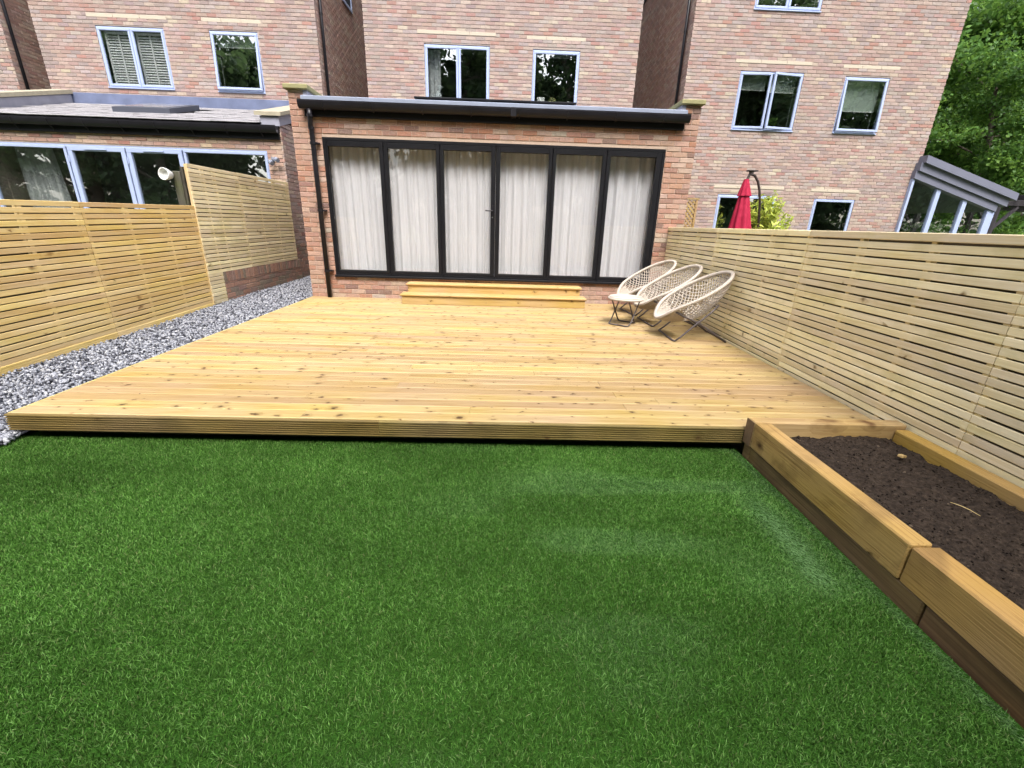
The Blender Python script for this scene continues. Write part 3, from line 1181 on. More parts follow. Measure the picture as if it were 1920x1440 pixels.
t = thing('flower_pot', 'small pot of yellow and white flowers in the middle house single window', 'flower pot', (4.36, 5.0, 3.98))
pot(4.36, 5.0, 3.98, .055, .11, None).build('pot', M['ceramic'], t, smooth=True)
v_, f_, c_ = leaf_cloud(160, (4.36, 5.0, 4.16), (.10, .08, .06), .05)
c3 = np.where((c_[:, :1] > .45), np.array([[.75, .68, .35]]), np.array([[.12, .18, .05]]))
mesh_obj('flowers', fast_mesh('flowers', v_, f_, 4, c3), t, tuple(wp(t)), M['flower']).location = -wp(t)
t = tag(MB().box(4.0, 4.18, 5.0, 5.012, 3.98, 4.24, .003, M=Matrix.Translation((0, 5.0, 3.98)) @ Matrix.Rotation(math.radians(-10), 4, 'X') @ Matrix.Translation((0, -5.0, -3.98))).build('card', M['shutter'], None, (4.09, 5, 3.98)),
        'large white card standing in the middle house single window', 'card')
t = tag(MB().box(4.74, 4.86, 5.0, 5.01, 3.98, 4.16, .003, M=Matrix.Translation((4.8, 5.0, 3.98)) @ Matrix.Rotation(math.radians(-12), 4, 'X') @ Matrix.Rotation(.3, 4, 'Z') @ Matrix.Translation((-4.8, -5.0, -3.98))).build('card', M['shutter'], None, (4.8, 5, 3.98)),
        'small white card at the right end of the middle house single window', 'card')
t = thing('cup', 'pale blue cup on the window board of the middle house double window', 'cup', (2.42, 4.98, 3.98))
pot(2.42, 4.98, 3.98, .05, .09, None).build('body', plain('blue_glaze', (.22, .35, .45), .3), t, smooth=True)
t = thing('potted_plant', 'small bright green plant in the right house casement window', 'plant', (9.98, 5.0, 3.68))
pot(9.98, 5.0, 3.68, .05, .09, None).build('pot', M['ceramic'], t, smooth=True)
v_, f_, c_ = leaf_cloud(110, (9.98, 5.0, 3.88), (.11, .08, .1), .09)
mesh_obj('leaves', fast_mesh('leaves', v_, f_, 4, c_), t, (0, 0, 0), M['leaf'])

# ================================================================== brick extension with the folding doors
ex = thing('brick_extension', 'orange brick extension with black folding doors, black gutter and flat roof', 'extension', (3.1, 0, -.36))
EX0, EX1, EZT = 0.0, 6.19, 2.90
DR = (.433, 5.734, .36, 2.418)
mb = MB()
wall_core(mb, EX0 + .006, EX1 - .006, -.36, EZT - .12, .008, .30, [DR])
for (a, b) in ((EX0 + .008, EX0 + .28), (EX1 - .28, EX1 - .008)):
    mb.box(a, b, .302, HY - .003, -.36, EZT - .12)
    mb.box(a, b, .009, HY - .003, EZT - .118, 3.02)
mb.build('wall', M['mortar2'], ex)
rc = lay(EX0, EX1, -.09, 2.835, [DR])
rc += lay(EX0, .22, 2.835, 3.02)
rc += lay(EX1 - .24, EX1, 2.835, 3.02)
bricks_front(ex, 0.0, rc, lambda u, z: PAL_EXT, lambda u, z: z > -.03)
bricks_side(ex, EX1, 1, .005, HY - .01, .9, 3.02, PAL_EXT)
bricks_side(ex, EX0, -1, .005, HY - .01, -.1, 3.02, PAL_SIDE)
# roof and its edge
MB().box(.285, 5.905, .0, HY - .004, 2.80, 2.885).build('roof', M['membrane'], ex)
MB().box(.215, 5.955, -.10, -.002, 2.872, 2.936, .008).build('roof_edge', M['membrane'], ex)
MB().box(.235, 5.945, -.055, -.003, 2.675, 2.869, .004).build('fascia', M['black'], ex)
mb = MB()
gp_ = []
for k in range(9):
    a = math.pi + k * math.pi / 8
    gp_.append((-.115 + .058 * math.cos(a), 2.845 + .092 * math.sin(a)))
gi = [(-.115 + .05 * math.cos(math.pi + k * math.pi / 8), 2.845 + .084 * math.sin(math.pi + k * math.pi / 8)) for k in range(8, -1, -1)]
mb.extrude([(-.175, 2.868), (-.175, 2.845)] + gp_[1:] + [(-.057, 2.868), (-.065, 2.868)] + gi[1:-1] + [(-.165, 2.868)], 0, .19, 5.985)
gut = mb.build('gutter', M['pipe'], ex)
for i in range(8):
    x = .55 + i * .72
    mb = MB()
    mb.tube([(x, -.178, 2.85), (x, -.16, 2.78), (x, -.115, 2.747), (x, -.06, 2.755)], .009, 6)
    mb.build('gutter_bracket', M['pipe'], gut, tuple(wp(ex)))
mb = MB()
mb.box(3.30, 3.38, -.181, -.052, 2.743, 2.872, .01)
mb.build('gutter_joint', M['pipe'], gut, tuple(wp(ex)))
mb = MB()
mb.tube([(.335, -.115, 2.76), (.335, -.115, 2.66), (.325, -.10, 2.60), (.315, -.085, 2.54), (.318, -.07, 2.49), (.318, -.07, 2.0), (.318, -.07, .005)], .036, 12)
dp = mb.build('downpipe', M['pipe'], ex, smooth=True)
for zz in (2.655, 2.50, 2.30, 1.35, .42):
    mb = MB()
    xx = .335 if zz > 2.6 else .318
    yy = -.115 if zz > 2.6 else -.07
    mb.tube([(xx, yy, zz), (xx, yy, zz + .035)], .044, 12)
    if zz < 2.4:
        mb.box(xx + .03, xx + .085, yy - .004, -.002, zz + .006, zz + .03)
    mb.build('pipe_clip', M['pipe'], dp, tuple(wp(ex)))
for (a, b) in ((-.045, .315), (5.86, 6.225)):
    MB().box(a, b, -.055, HY - .01, 3.022, 3.088, .01).build('coping', M['stone_moss'], ex)
for (a, b, s) in ((.225, .285, 1), (5.885, 5.95, -1)):
    MB().box(a, b, -.006, HY - .02, 2.888, 3.018, .003).build('lead_upstand', M['lead2'], ex)
mb = MB()
frame_bars_dummy = None
mb.box(1.62, 4.46, 1.5, 3.4, 2.887, 3.30, .01)
rl = mb.build('rooflight_kerb', M['black'], ex)
MB().box(1.59, 4.49, 1.47, 3.43, 3.302, 3.335, .008).build('rooflight_frame', M['black'], rl, tuple(wp(ex)))
MB().box(1.66, 4.42, 1.54, 3.36, 3.337, 3.343).build('rooflight_glass', plain('rooflight_pane', (.05, .06, .08), .05, spec=.7), rl, tuple(wp(ex)))

# folding doors
mb = MB()
frame_bars(mb, DR[0], DR[1], DR[2], DR[3], .004, .075, .045, .04, .004)
mb.box(DR[0] - .01, DR[1] + .01, -.045, .003, DR[2] - .022, DR[2] + .012, .004)
fd = mb.build('door_frame', M['black'], ex)
gx = [(.50, 1.285), (1.415, 2.155), (2.275, 3.015), (3.16, 3.915), (4.03, 4.755), (4.885, 5.60)]
bd = [DR[0] + .046] + [(gx[i][1] + gx[i + 1][0]) / 2 for i in range(5)] + [DR[1] - .046]
for i, (a, b) in enumerate(gx):
    l, r = bd[i] + .0025, bd[i + 1] - .0025
    z0, z1 = DR[2] + .043, DR[3] - .047
    mb = MB()
    mb.box(l, a, .0, .07, z0, z1, .005)
    mb.box(b, r, .0, .07, z0, z1, .005)
    mb.box(a - .001, b + .001, .002, .068, z0, .445, .003)
    mb.box(a - .001, b + .001, .002, .068, 2.298, z1, .003)
    mb.box(a - .0005, b + .0005, .010, .06, .446, .452)
    pn = mb.build('door_panel', M['black'], ex)
    MB().box(a - .004, b + .004, .030, .038, .444, 2.30).build('glass', M['glass_door'], pn, tuple(wp(ex)))
    # slim bright spacer along the glass foot
    MB().box(a + .001, b - .001, .0275, .0292, .452, .458).build('spacer', M['steel'], pn, tuple(wp(ex)))
    for (hx, hz) in ((l + .01, .41), (l + .01, 2.36)):
        MB().tube([(hx, -.006, hz - .03), (hx, -.006, hz + .03)], .009, 8).build('hinge', M['black'], pn, tuple(wp(ex)))
    if i == 2:
        mb = MB()
        mb.box(3.028, 3.062, -.010, -.001, 1.30, 1.53, .004)
        mb.tube([(3.045, -.008, 1.445), (3.045, -.05, 1.445), (3.04, -.055, 1.445), (2.93, -.055, 1.445)], .010, 8)
        mb.build('handle', M['pipe'], pn, tuple(wp(ex)))
        MB().tube([(3.045, -.008, 1.345), (3.045, -.019, 1.345)], .010, 10).build('lock', M['steel'], pn, tuple(wp(ex)))
# room behind the doors
mb = MB()
mb.add([(.28, .31, .34), (5.91, .31, .34), (5.91, 4.6, .34), (.28, 4.6, .34), (.28, .31, 2.6), (5.91, .31, 2.6), (5.91, 4.6, 2.6), (.28, 4.6, 2.6)],
       [(0, 1, 2, 3), (7, 6, 5, 4), (1, 5, 6, 2), (2, 6, 7, 3), (3, 7, 4, 0)])
mb.build('room_interior', M['carpet'], ex)
curtain(.46, 4.84, .375, 2.40, .21, 'long pale grey curtains drawn behind the black folding doors', 1.0, .021, 5)
curtain(4.83, 5.71, .375, 2.40, .235, 'pale curtain behind the rightmost panel of the folding doors', 1.5, .032, 9)

# ================================================================== left extension with tiled roof
XL0, XL1, YE = -7.25, -1.15, 2.2
le = thing('brick_extension', 'brick extension on the left with pale blue framed doors and grey tiled roof', 'extension', (-4.2, YE, -.36))
LW = (-7.0, -1.475, .05, 2.47)
mb = MB()
wall_core(mb, XL0 + .006, XL1 - .006, -.36, 2.86, YE + .008, YE + .3, [LW])
mb.box(XL1 - .28, XL1 - .008, YE + .302, HY - .003, -.36, 2.9)
mb.box(XL0 + .008, XL0 + .28, YE + .302, HY - .003, -.36, 2.9)
mb.build('wall', M['mortar'], le)
bricks_front(le, YE, lay(XL0, XL1, 1.14, 2.86, [LW]), [((.42, .25, .19), 6), ((.36, .17, .13), 3), ((.52, .38, .27), 5), ((.45, .31, .25), 5), ((.27, .19, .17), 2)], lambda u, z: z > 1.3)
PAL_LIT = [((.60, .47, .42), 6), ((.55, .40, .35), 6), ((.63, .53, .46), 4), ((.48, .35, .31), 2)]
PAL_DAMP_SHADE = [((.25, .18, .16), 6), ((.31, .22, .19), 5), ((.20, .16, .13), 4)]
bricks_side(le, XL1, 1, YE + .005, HY - .01, -.1, 3.0, lambda u, z: PAL_HOUSE if z > .7 else PAL_LOW)  # lower bricks darker: alley shade and damp both put into their colour
RS = .275


def rz(y): return 2.945 + (y - 2.1) * RS


# tiles: rows of separate plain tiles, the lower rows nearest
mb = MB()
mb.add([(XL0 + .2, 2.06, rz(2.06) - .05), (XL1 - .3, 2.06, rz(2.06) - .05), (XL1 - .3, HY - .01, rz(HY) - .05), (XL0 + .2, HY - .01, rz(HY) - .05)], [(0, 1, 2, 3)])
mb.add([(XL0 + .2, 2.06, rz(2.06) - .08), (XL1 - .3, 2.06, rz(2.06) - .08), (XL1 - .3, HY - .01, rz(HY) - .08), (XL0 + .2, HY - .01, rz(HY) - .08)], [(3, 2, 1, 0)])
rf = mb.build('roof', M['slate'], le)
tw, tg = .30, .26
tm = []
for i in range(4):
    mb = MB()
    a = math.atan(RS)
    mb.box(-tw / 2 + .003, tw / 2 - .003, 0, .36, -.007, .007, .003)
    me = mb.mesh('tile')
    me.materials.append(M['tile'])
    tm.append(me)
nt = 0
for r_ in range(10):
    y = 2.02 + r_ * tg
    if y > HY - .2: break
    x = XL0 + .22 + (0 if r_ % 2 else .15)
    while x < XL1 - .38:
        if not (-4.95 < x < -3.65 and 2.85 < y < 3.95) and nt < 300 and x > -7.05:
            o = bpy.data.objects.new('tile', tm[nt % 4])
            o.parent = rf
            C.objects.link(o)
            o.location = Vector((x + tw / 2, y, rz(y) + .004 + random.uniform(-.003, .004))) - wp(rf)
            o.rotation_euler = (math.atan(RS) - .045, random.uniform(-.012, .012), random.uniform(-.008, .008))
            nt += 1
        x += tw
MB().box(XL0 + .1, XL1 - .02, YE - .055, YE - .003, 2.665, 2.90, .004).build('fascia', M['black'], le)
mb = MB()
op = lambda q: [(p[0] + YE + .0, p[1] - .022) for p in q]
mb.extrude(op([(-.175, 2.918), (-.175, 2.885)] + [(p[0], p[1] + .035) for p in gp_[1:]] + [(-.057, 2.918), (-.065, 2.918)] + [(p[0], p[1] + .035) for p in gi[1:-1]] + [(-.165, 2.918)]), 0, XL0 + .1, XL1 - .02)
gut2 = mb.build('gutter', M['pipe'], le)
for i in range(9):
    x = XL0 + .5 + i * .66
    mb = MB()
    mb.tube([(x, YE - .18, 2.87), (x, YE - .16, 2.80), (x, YE - .115, 2.757), (x, YE - .05, 2.70)], .011, 6)
    mb.build('gutter_bracket', M['pipe'], gut2, tuple(wp(le)))
MB().box(-7.2, -1.62, HY - .045, HY - .005, 3.60, 3.89, .006).build('flashing', M['lead'], le)


def sloped(x0, x1, y0, y1, za, zb, h, mat, name):
    mb = MB()
    mb.add([(x0, y0, za), (x1, y0, za), (x1, y1, zb), (x0, y1, zb), (x0, y0, za + h), (x1, y0, za + h), (x1, y1, zb + h), (x0, y1, zb + h)],
           [(3, 2, 1, 0), (4, 5, 6, 7), (0, 1, 5, 4), (1, 2, 6, 5), (2, 3, 7, 6), (3, 0, 4, 7)])
    return mb.build(name, mat, le)


sloped(-7.5, -7.06, 2.1, HY - .05, 3.13, 3.13 + 2.65 * RS, .08, M['stone'], 'coping')
sloped(-7.44, -7.10, 2.14, HY - .06, 2.86, 2.86 + 2.6 * RS, .268, M['lead2'], 'lead_upstand')
sloped(-1.58, -1.08, 2.12, HY - .05, 3.07, 3.07 + 2.63 * RS, .065, M['stone'], 'coping')
sloped(-1.50, -1.14, 2.16, HY - .06, 2.90, 2.90 + 2.6 * RS, .168, M['lead2'], 'lead_upstand')
# rooflight in the tiles
ry0, ry1 = 2.98, 4.02
mb = MB()
mb.add([(-4.88, ry0, rz(ry0)), (-3.72, ry0, rz(ry0)), (-3.72, ry1, rz(ry1)), (-4.88, ry1, rz(ry1)),
        (-4.88, ry0, rz(ry0) + .10), (-3.72, ry0, rz(ry0) + .10), (-3.72, ry1, rz(ry1) + .10), (-4.88, ry1, rz(ry1) + .10)],
       [(4, 5, 6, 7), (0, 1, 5, 4), (1, 2, 6, 5), (2, 3, 7, 6), (3, 0, 4, 7)])
rl2 = mb.build('rooflight', plain('dark_grey_rooflight', (.06, .065, .085), .5), le)
mb = MB()
mb.add([(-4.79, ry0 + .09, rz(ry0 + .09) + .103), (-3.81, ry0 + .09, rz(ry0 + .09) + .103), (-3.81, ry1 - .09, rz(ry1 - .09) + .103), (-4.79, ry1 - .09, rz(ry1 - .09) + .103),
        (-4.79, ry0 + .09, rz(ry0 + .09) + .109), (-3.81, ry0 + .09, rz(ry0 + .09) + .109), (-3.81, ry1 - .09, rz(ry1 - .09) + .109), (-4.79, ry1 - .09, rz(ry1 - .09) + .109)],
       [(4, 5, 6, 7), (0, 1, 5, 4), (1, 2, 6, 5), (2, 3, 7, 6), (3, 0, 4, 7)])
mb.build('pane', plain('rooflight_pane_grey', (.16, .18, .21), .1, spec=.6), rl2, tuple(wp(le)))
# glazed doors
zz0, zz1 = LW[2], LW[3]
mb = MB()
frame_bars(mb, LW[0], LW[1], zz0, zz1, YE + .01, YE + .085, .05)
wf = mb.build('door_frame', M['winframe'], le)
segs = [(-7.0, -5.36, 0), (-5.36, -4.23, 1), (-4.23, -3.13, 1), (-3.13, -1.475, 0)]
for (a, b, dr) in segs:
    mb = MB()
    tk = .085 if dr else .05
    frame_bars(mb, a + .012, b - .012, zz0 + .03, zz1 - .03, YE - .002, YE + .065, tk, bev=.006)
    pn = mb.build('door_panel' if dr else 'window_panel', M['winframe'], le)
    MB().box(a + tk + .008, b - tk - .008, YE + .028, YE + .036, zz0 + .03 + tk, zz1 - .03 - tk).build('glass', M['glass'], pn, tuple(wp(le)))
    if dr:
        MB().box(a + .35, b - .35, YE - .02, YE - .003, zz1 - .095, zz1 - .065, .004).build('trickle_vent', M['winframe'], pn, tuple(wp(le)))
        for hz in (.4, 1.2, 2.15):
            MB().tube([(a + .02, YE - .008, hz), (a + .02, YE - .008, hz + .12)], .011, 8).build('hinge', M['winframe'], pn, tuple(wp(le)))
room(le, -7.2, -1.44, YE + .305, HY - .02, .0, 2.62, None)
curtain(-6.75, -6.05, .1, 2.44, YE + .42, 'pale curtain gathered inside the left extension window', .9, .05, 21, pinch=-.25)
curtain(-1.95, -1.58, .1, 2.44, YE + .42, 'pale curtain at the right end of the left extension window', .8, .04, 22)
t = thing('wall_light', 'small grey twin spotlight on the brick wall beside the left extension window', 'wall light', (-1.36, YE, 2.30))
MB().box(-1.40, -1.34, YE - .03, YE - .004, 2.27, 2.36, .005).build('bracket', M['grey'], t)
MB().tube([(-1.37, YE - .03, 2.32), (-1.33, YE - .10, 2.31)], .016, 8).build('arm', M['grey'], t)
mb = MB()
mb.tube([(-1.40, YE - .09, 2.27), (-1.34, YE - .14, 2.23)], .042, 12)
mb.build('lamp_head', M['grey'], t)
mb = MB()
mb.tube([(-1.28, YE - .09, 2.32), (-1.22, YE - .14, 2.29)], .04, 12)
mb.build('lamp_head', M['grey'], t)

# ================================================================== conservatory and pergola on the right
cv = thing('conservatory', 'lean-to conservatory with sloping grey roof edge and pale blue posts', 'conservatory', (15.2, 4.75, -.36))
CY = 4.72


def czt(x): return 3.23 - (x - 13.80) * (.82 / 2.76)


def band(x0, x1, off0, off1, y0, y1, mat, name):
    mb = MB()
    mb.add([(x0, y0, czt(x0) - off1), (x1, y0, czt(x1) - off1), (x1, y1, czt(x1) - off1), (x0, y1, czt(x0) - off1),
            (x0, y0, czt(x0) - off0), (x1, y0, czt(x1) - off0), (x1, y1, czt(x1) - off0), (x0, y1, czt(x0) - off0)],
           [(3, 2, 1, 0), (4, 5, 6, 7), (0, 1, 5, 4), (1, 2, 6, 5), (2, 3, 7, 6), (3, 0, 4, 7)])
    return mb.build(name, mat, cv)


band(13.90, 16.62, 0.0, .17, CY - .16, 9.0, M['consframe'], 'roof')
band(13.85, 16.50, .173, .36, CY - .09, 8.9, M['consframe'], 'fascia')
band(13.82, 16.30, .363, .545, CY - .04, 8.8, M['consframe'], 'soffit_board')
posts = [13.86, 14.62, 15.42, 16.22]
for i, x in enumerate(posts):
    mb = MB()
    wd = .055 if i < 3 else .10
    if i == 0: wd = .03
    mb.add([(x - wd, CY, -.3), (x + wd, CY, -.3), (x + wd, CY + .1, -.3), (x - wd, CY + .1, -.3),
            (x - wd, CY, czt(x - wd) - .55), (x + wd, CY, czt(x + wd) - .55), (x + wd, CY + .1, czt(x + wd) - .55), (x - wd, CY + .1, czt(x - wd) - .55)],
           [(3, 2, 1, 0), (4, 5, 6, 7), (0, 1, 5, 4), (1, 2, 6, 5), (2, 3, 7, 6), (3, 0, 4, 7)])
    mb.build('post', M['winframe'], cv)
for i in range(3):
    a, b = posts[i] + .03, posts[i + 1] - .05
    mb = MB()
    mb.add([(a, CY + .04, -.2), (b, CY + .04, -.2), (b, CY + .046, -.2), (a, CY + .046, -.2),
            (a, CY + .04, czt(a) - .552), (b, CY + .04, czt(b) - .552), (b, CY + .046, czt(b) - .552), (a, CY + .046, czt(a) - .552)],
           [(3, 2, 1, 0), (4, 5, 6, 7), (0, 1, 5, 4), (1, 2, 6, 5), (2, 3, 7, 6), (3, 0, 4, 7)])
    mb.build('pane', M['glass'], cv)
mb = MB()
mb.box(13.99, 16.2, 8.4, 8.45, -.3, 2.4)
mb.box(13.99, 16.2, CY + .2, 8.4, -.32, -.29)
mb.box(16.22, 16.28, CY + .2, 8.4, -.3, .7)
mb.build('room_interior', M['room'], cv)

pg = thing('pergola', 'dark timber pergola with diagonal braces beyond the right fence', 'pergola', (18.5, 7, -.36))
for (x, y) in ((17.9, 6.2), (19.8, 6.2), (17.9, 8.8), (19.8, 8.8), (21.7, 6.2)):
    MB().box(x - .07, x + .07, y - .07, y + .07, -.36, 2.2, .008).build('post', M['darkwood'], pg)
    for s in (-1, 1):
        MB().bar((x + s * .07, y, 1.55), (x + s * .62, y, 2.17), .07, .07).build('brace', M['darkwood'], pg)
for y in (6.2, 8.8):
    MB().box(17.3, 22.2, y - .04, y + .04, 2.2, 2.36, .006).build('beam', M['darkwood'], pg)
for i in range(11):
    x = 17.45 + i * .45
    MB().box(x - .025, x + .025, 5.8, 9.2, 2.362, 2.49, .005).build('rafter', M['darkwood'], pg)


# ================================================================== fences
def groove_prof(w, t, n=6, gw=.007, gd=.0045, edge=.004):
    """cross-section of a grooved board: width along p, thickness along q, top at q = 0"""
    pr = [(-w / 2, -t), (-w / 2, -edge), (-w / 2 + edge, 0)]
    for i in range(n):
        c = -w / 2 + w * (i + 1) / (n + 1)
        pr += [(c - gw / 2, 0), (c - gw / 3, -gd), (c + gw / 3, -gd), (c + gw / 2, 0)]
    pr += [(w / 2 - edge, 0), (w / 2, -edge), (w / 2, -t)]
    return pr


_slat_cache = {}


def slat_mesh(L, w, t, mat, var):
    key = (round(L, 3), w, t, mat.name, var)
    if key not in _slat_cache:
        r = random.Random(var * 31 + int(L * 100))
        mb = MB()
        n = 5
        vs, fs = [], []
        for i in range(n + 1):
            y = -L / 2 + L * i / n
            dz = r.uniform(-.0013, .0013)
            dx = r.uniform(-.0012, .0012)
            e = .003
            for (x, z) in ((-t / 2 + e, -w / 2), (t / 2 - e, -w / 2), (t / 2, -w / 2 + e), (t / 2, w / 2 - e), (t / 2 - e, w / 2), (-t / 2 + e, w / 2), (-t / 2, w / 2 - e), (-t / 2, -w / 2 + e)):
                vs.append((x + dx, y, z + dz))
        for i in range(n):
            for k in range(8):
                l = (k + 1) % 8
                fs.append((i * 8 + k, (i + 1) * 8 + k, (i + 1) * 8 + l, i * 8 + l))
        fs += [tuple(range(8)), tuple(n * 8 + k for k in range(8))[::-1]]
        mb.add(vs, fs)
        me = mb.mesh('slat')
        me.materials.append(mat)
        _slat_cache[key] = me
    return _slat_cache[key]


def slats(parent, x, y0, y1, z0, z1, pitch, w, mat, t=.018, from_top=True, name='slat'):
    L = y1 - y0 - .004
    z = z1 - w / 2
    k = 0
    while z - w / 2 > z0 - .012:
        o = bpy.data.objects.new(name, slat_mesh(L, w, t, mat, random.randrange(4)))
        o.parent = parent
        C.objects.link(o)
        o.location = Vector((x + random.uniform(-.0015, .0015), (y0 + y1) / 2, z + random.uniform(-.0022, .0022))) - wp(parent)
        o.rotation_euler = (random.uniform(-.0016, .0016), random.uniform(-.035, .035), 0)
        z -= pitch
        k += 1


PIT, SW = .057, .0462
# ---- right fence, face at X = 5.95
fr = thing('slatted_fence', 'pale new slatted timber fence along the right side of the deck', 'fence', (6.0, -3, -.3))
fr_pan = [(-1.76, .085), (-3.56, -1.76), (-5.36, -3.56), (-7.16, -5.36), (-8.96, -7.16)]
for (a, b) in fr_pan:
    slats(fr, 5.959, a, b, -.07, 1.215, PIT, SW, M['slat'])
    for f in (0.012, .3333, .6666, .988):
        y = a + (b - a) * f
        MB().box(5.9555, 5.997, y - .02, y + .02, -.15, 1.23, .003).build('batten', M['batten'], fr, (5.98, y, 0))
    MB().box(5.938, 5.998, a + .002, b - .002, 1.228, 1.282, .005).build('top_rail', M['slat'], fr, (5.96, (a + b) / 2, 1.25))
MB().box(6.02, 6.05, -8.9, .06, -.3, 1.24).build('backing_board', M['backing'], fr)

# ---- left fence, face at X = -1.1
fl = thing('slatted_fence', 'lower warm toned slatted timber fence along the gravel on the left', 'fence', (-1.1, -2.7, 0))
for (a, b) in ((-2.69, -.885), (-4.50, -2.69), (-6.31, -4.50)):
    slats(fl, -1.108, a, b, -.045, 1.335, PIT, SW, M['slat2'])
    for f in (.014, .333, .667, .986):
        y = a + (b - a) * f
        MB().box(-1.146, -1.1045, y - .022, y + .022, -.1, 1.33, .003).build('batten', M['batten'], fl, (-1.13, y, 0))
    mb = MB()
    pr = [(-1.096 + q, -.082 + p) for p, q in groove_prof(.125, .024, 5)]
    mb.extrude(pr, 1, a + .002, b - .002)
    mb.build('gravel_board', M['slat2'], fl, (-1.1, (a + b) / 2, -.08))
MB().box(-1.20, -1.17, -6.3, -.9, -.2, 1.24).build('backing_board', M['backing'], fl)
fl.rotation_euler = (.018, 0, 0)

# ---- tall left section on the low brick wall
ft = thing('slatted_fence', 'taller pale slatted screen on the low brick wall beside the gravel', 'fence', (-1.1, .5, 0))
slats(ft, -1.092, -.93, .28, .435, 1.90, PIT, SW, M['slat'])
slats(ft, -1.092, -.93, -.575, -.04, .43, PIT, SW, M['slat'])
slats(ft, -1.092, .28, 2.06, .435, 1.90, PIT, SW, M['slat'])
for y, z0 in ((-.91, 0.0), (-.60, .0), (-.33, .44), (.26, .44), (.30, .44), (.88, .44), (1.46, .44), (2.03, .44)):
    MB().box(-1.13, -1.0885, y - .02, y + .02, z0, 1.89, .003).build('batten', M['batten'], ft, (-1.12, y, 0))
MB().box(-1.165, -1.14, -.82, 2.05, .45, 1.84).build('backing_board', M['backing'], ft)

lw = thing('low_brick_wall', 'low brick wall with upright top course beneath the tall screen', 'wall', (-1.15, .75, -.2))
MB().box(-1.30, -1.093, -.56, 2.19, -.2, .415).build('wall_core', M['mortar'], lw)
mb, cl = MB(), []
cnt = 0
bm_s = []
for (u, z, L, H) in lay(-.565, 2.19, -.13, .27):
    o = bpy.data.objects.new('brick', random.choice(BR))
    o.parent = lw
    C.objects.link(o)
    o.location = Vector((-1.085, u, z)) - wp(lw)
    o.rotation_euler = (0, 0, math.pi / 2)
    o.scale = (L / .215, 1, H / .065)
    o.color = (*pick_col(PAL_LOW), 1)
for i in range(36):
    u = -.565 + i * .0765
    o = bpy.data.objects.new('brick', random.choice(BR))
    o.parent = lw
    C.objects.link(o)
    o.location = Vector((-1.083, u + .067, .275)) - wp(lw)
    o.rotation_euler = Matrix(((0, -1, 0), (0, 0, -1), (1, 0, 0))).transposed().to_euler() if False else Euler((0, 0, 0))
    o.rotation_euler = (Matrix.Rotation(math.pi / 2, 3, 'Z') @ Matrix.Rotation(-math.pi / 2, 3, 'Y')).to_euler()
    o.scale = (.15 / .215, 1, 1)
    o.color = (*pick_col(PAL_LOW), 1)

# weathered post with white fitting
t = thing('fence_post', 'old weathered dark post behind the end of the tall screen', 'post', (-1.24, -.86, -.2))
MB().box(-1.31, -1.205, -.92, -.80, -.2, 1.80, .008).build('shaft', M['oldwood'], t)
MB().box(-1.202, -1.168, -.91, -.82, .2, 1.86, .005).build('side_board', M['oldwood'], t)
t = thing('lamp_fitting', 'white round cup shaped fitting on the weathered post above the left fence', 'lamp fitting', (-1.36, -.93, 1.75))
ax = Vector((-.12, -.99, .05)).normalized()
c0 = Vector((-1.33, -.93, 1.745))
mb = MB()
seg = 20
e1 = ax.cross(Vector((0, 0, 1))).normalized()
e2 = e1.cross(ax)
vs, fs = [], []
pr = [(.0, .03), (.0, .05), (.03, .06), (.075, .075), (.10, .078), (.112, .078), (.112, .068), (.09, .06), (.06, .045), (.06, .001)]
for (l, r) in pr:
    for k in range(seg):
        a = 2 * math.pi * k / seg
        vs.append(c0 + ax * l + (e1 * math.cos(a) + e2 * math.sin(a)) * r)
for i in range(len(pr) - 1):
    for k in range(seg):
        fs.append((i * seg + k, i * seg + (k + 1) % seg, (i + 1) * seg + (k + 1) % seg, (i + 1) * seg + k))
mb.add(vs, fs)
mb.build('bowl', M['white'], t, smooth=True)
MB().tube([c0 - ax * .01, c0 - ax * .05 + Vector((.05, .03, 0))], .03, 10).build('mount', M['white'], t)

# ================================================================== deck
dk = thing('timber_deck', 'wide golden pine deck of grooved boards in front of the folding doors', 'deck', (3, -2.5, -.17))
NR = 40
pitch_b = 4.925 / NR
bprof = groove_prof(pitch_b - .007, .028, 6, .009, .009)
joints = [1.9, 2.45, 3.0, 3.55, 4.1]
for r_ in range(NR):
    yc = -4.93 + pitch_b * (r_ + .5)
    x1 = 5.935
    j = joints[(r_ * 2 + (r_ // 3)) % 5] + random.uniform(-.06, .06)
    if r_ % 7 == 3:
        cutsx = [.022, 1.3 + random.random() * .5, 4.4 + random.random() * .3, x1]
    else:
        cutsx = [.022, j, x1]
    for a, b in zip(cutsx[:-1], cutsx[1:]):
        mb = MB()
        mb.extrude(bprof, 0, a + .0015, b - .0015)
        o = mb.build('plank', M['plank'], None, (0, 0, 0))
        C.objects.unlink(o)
        o2 = o
        for v in o.data.vertices:
            v.co.x -= (a + b) / 2
        place(o, dk, Vector(((a + b) / 2, yc, random.uniform(-.0012, .0012))))
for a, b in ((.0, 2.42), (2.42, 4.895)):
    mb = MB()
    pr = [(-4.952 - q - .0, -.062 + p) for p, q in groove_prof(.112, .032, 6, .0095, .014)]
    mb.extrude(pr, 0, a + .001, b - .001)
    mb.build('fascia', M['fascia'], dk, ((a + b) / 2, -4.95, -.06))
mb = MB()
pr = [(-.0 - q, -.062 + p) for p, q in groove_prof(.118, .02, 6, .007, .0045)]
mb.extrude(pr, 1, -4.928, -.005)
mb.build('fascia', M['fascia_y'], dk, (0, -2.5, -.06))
MB().box(.12, 5.9, -4.84, -4.79, LZ, -.032).build('joist', M['joist'], dk)
MB().box(.06, .11, -4.84, -.05, LZ, -.032).build('joist', M['joist'], dk)

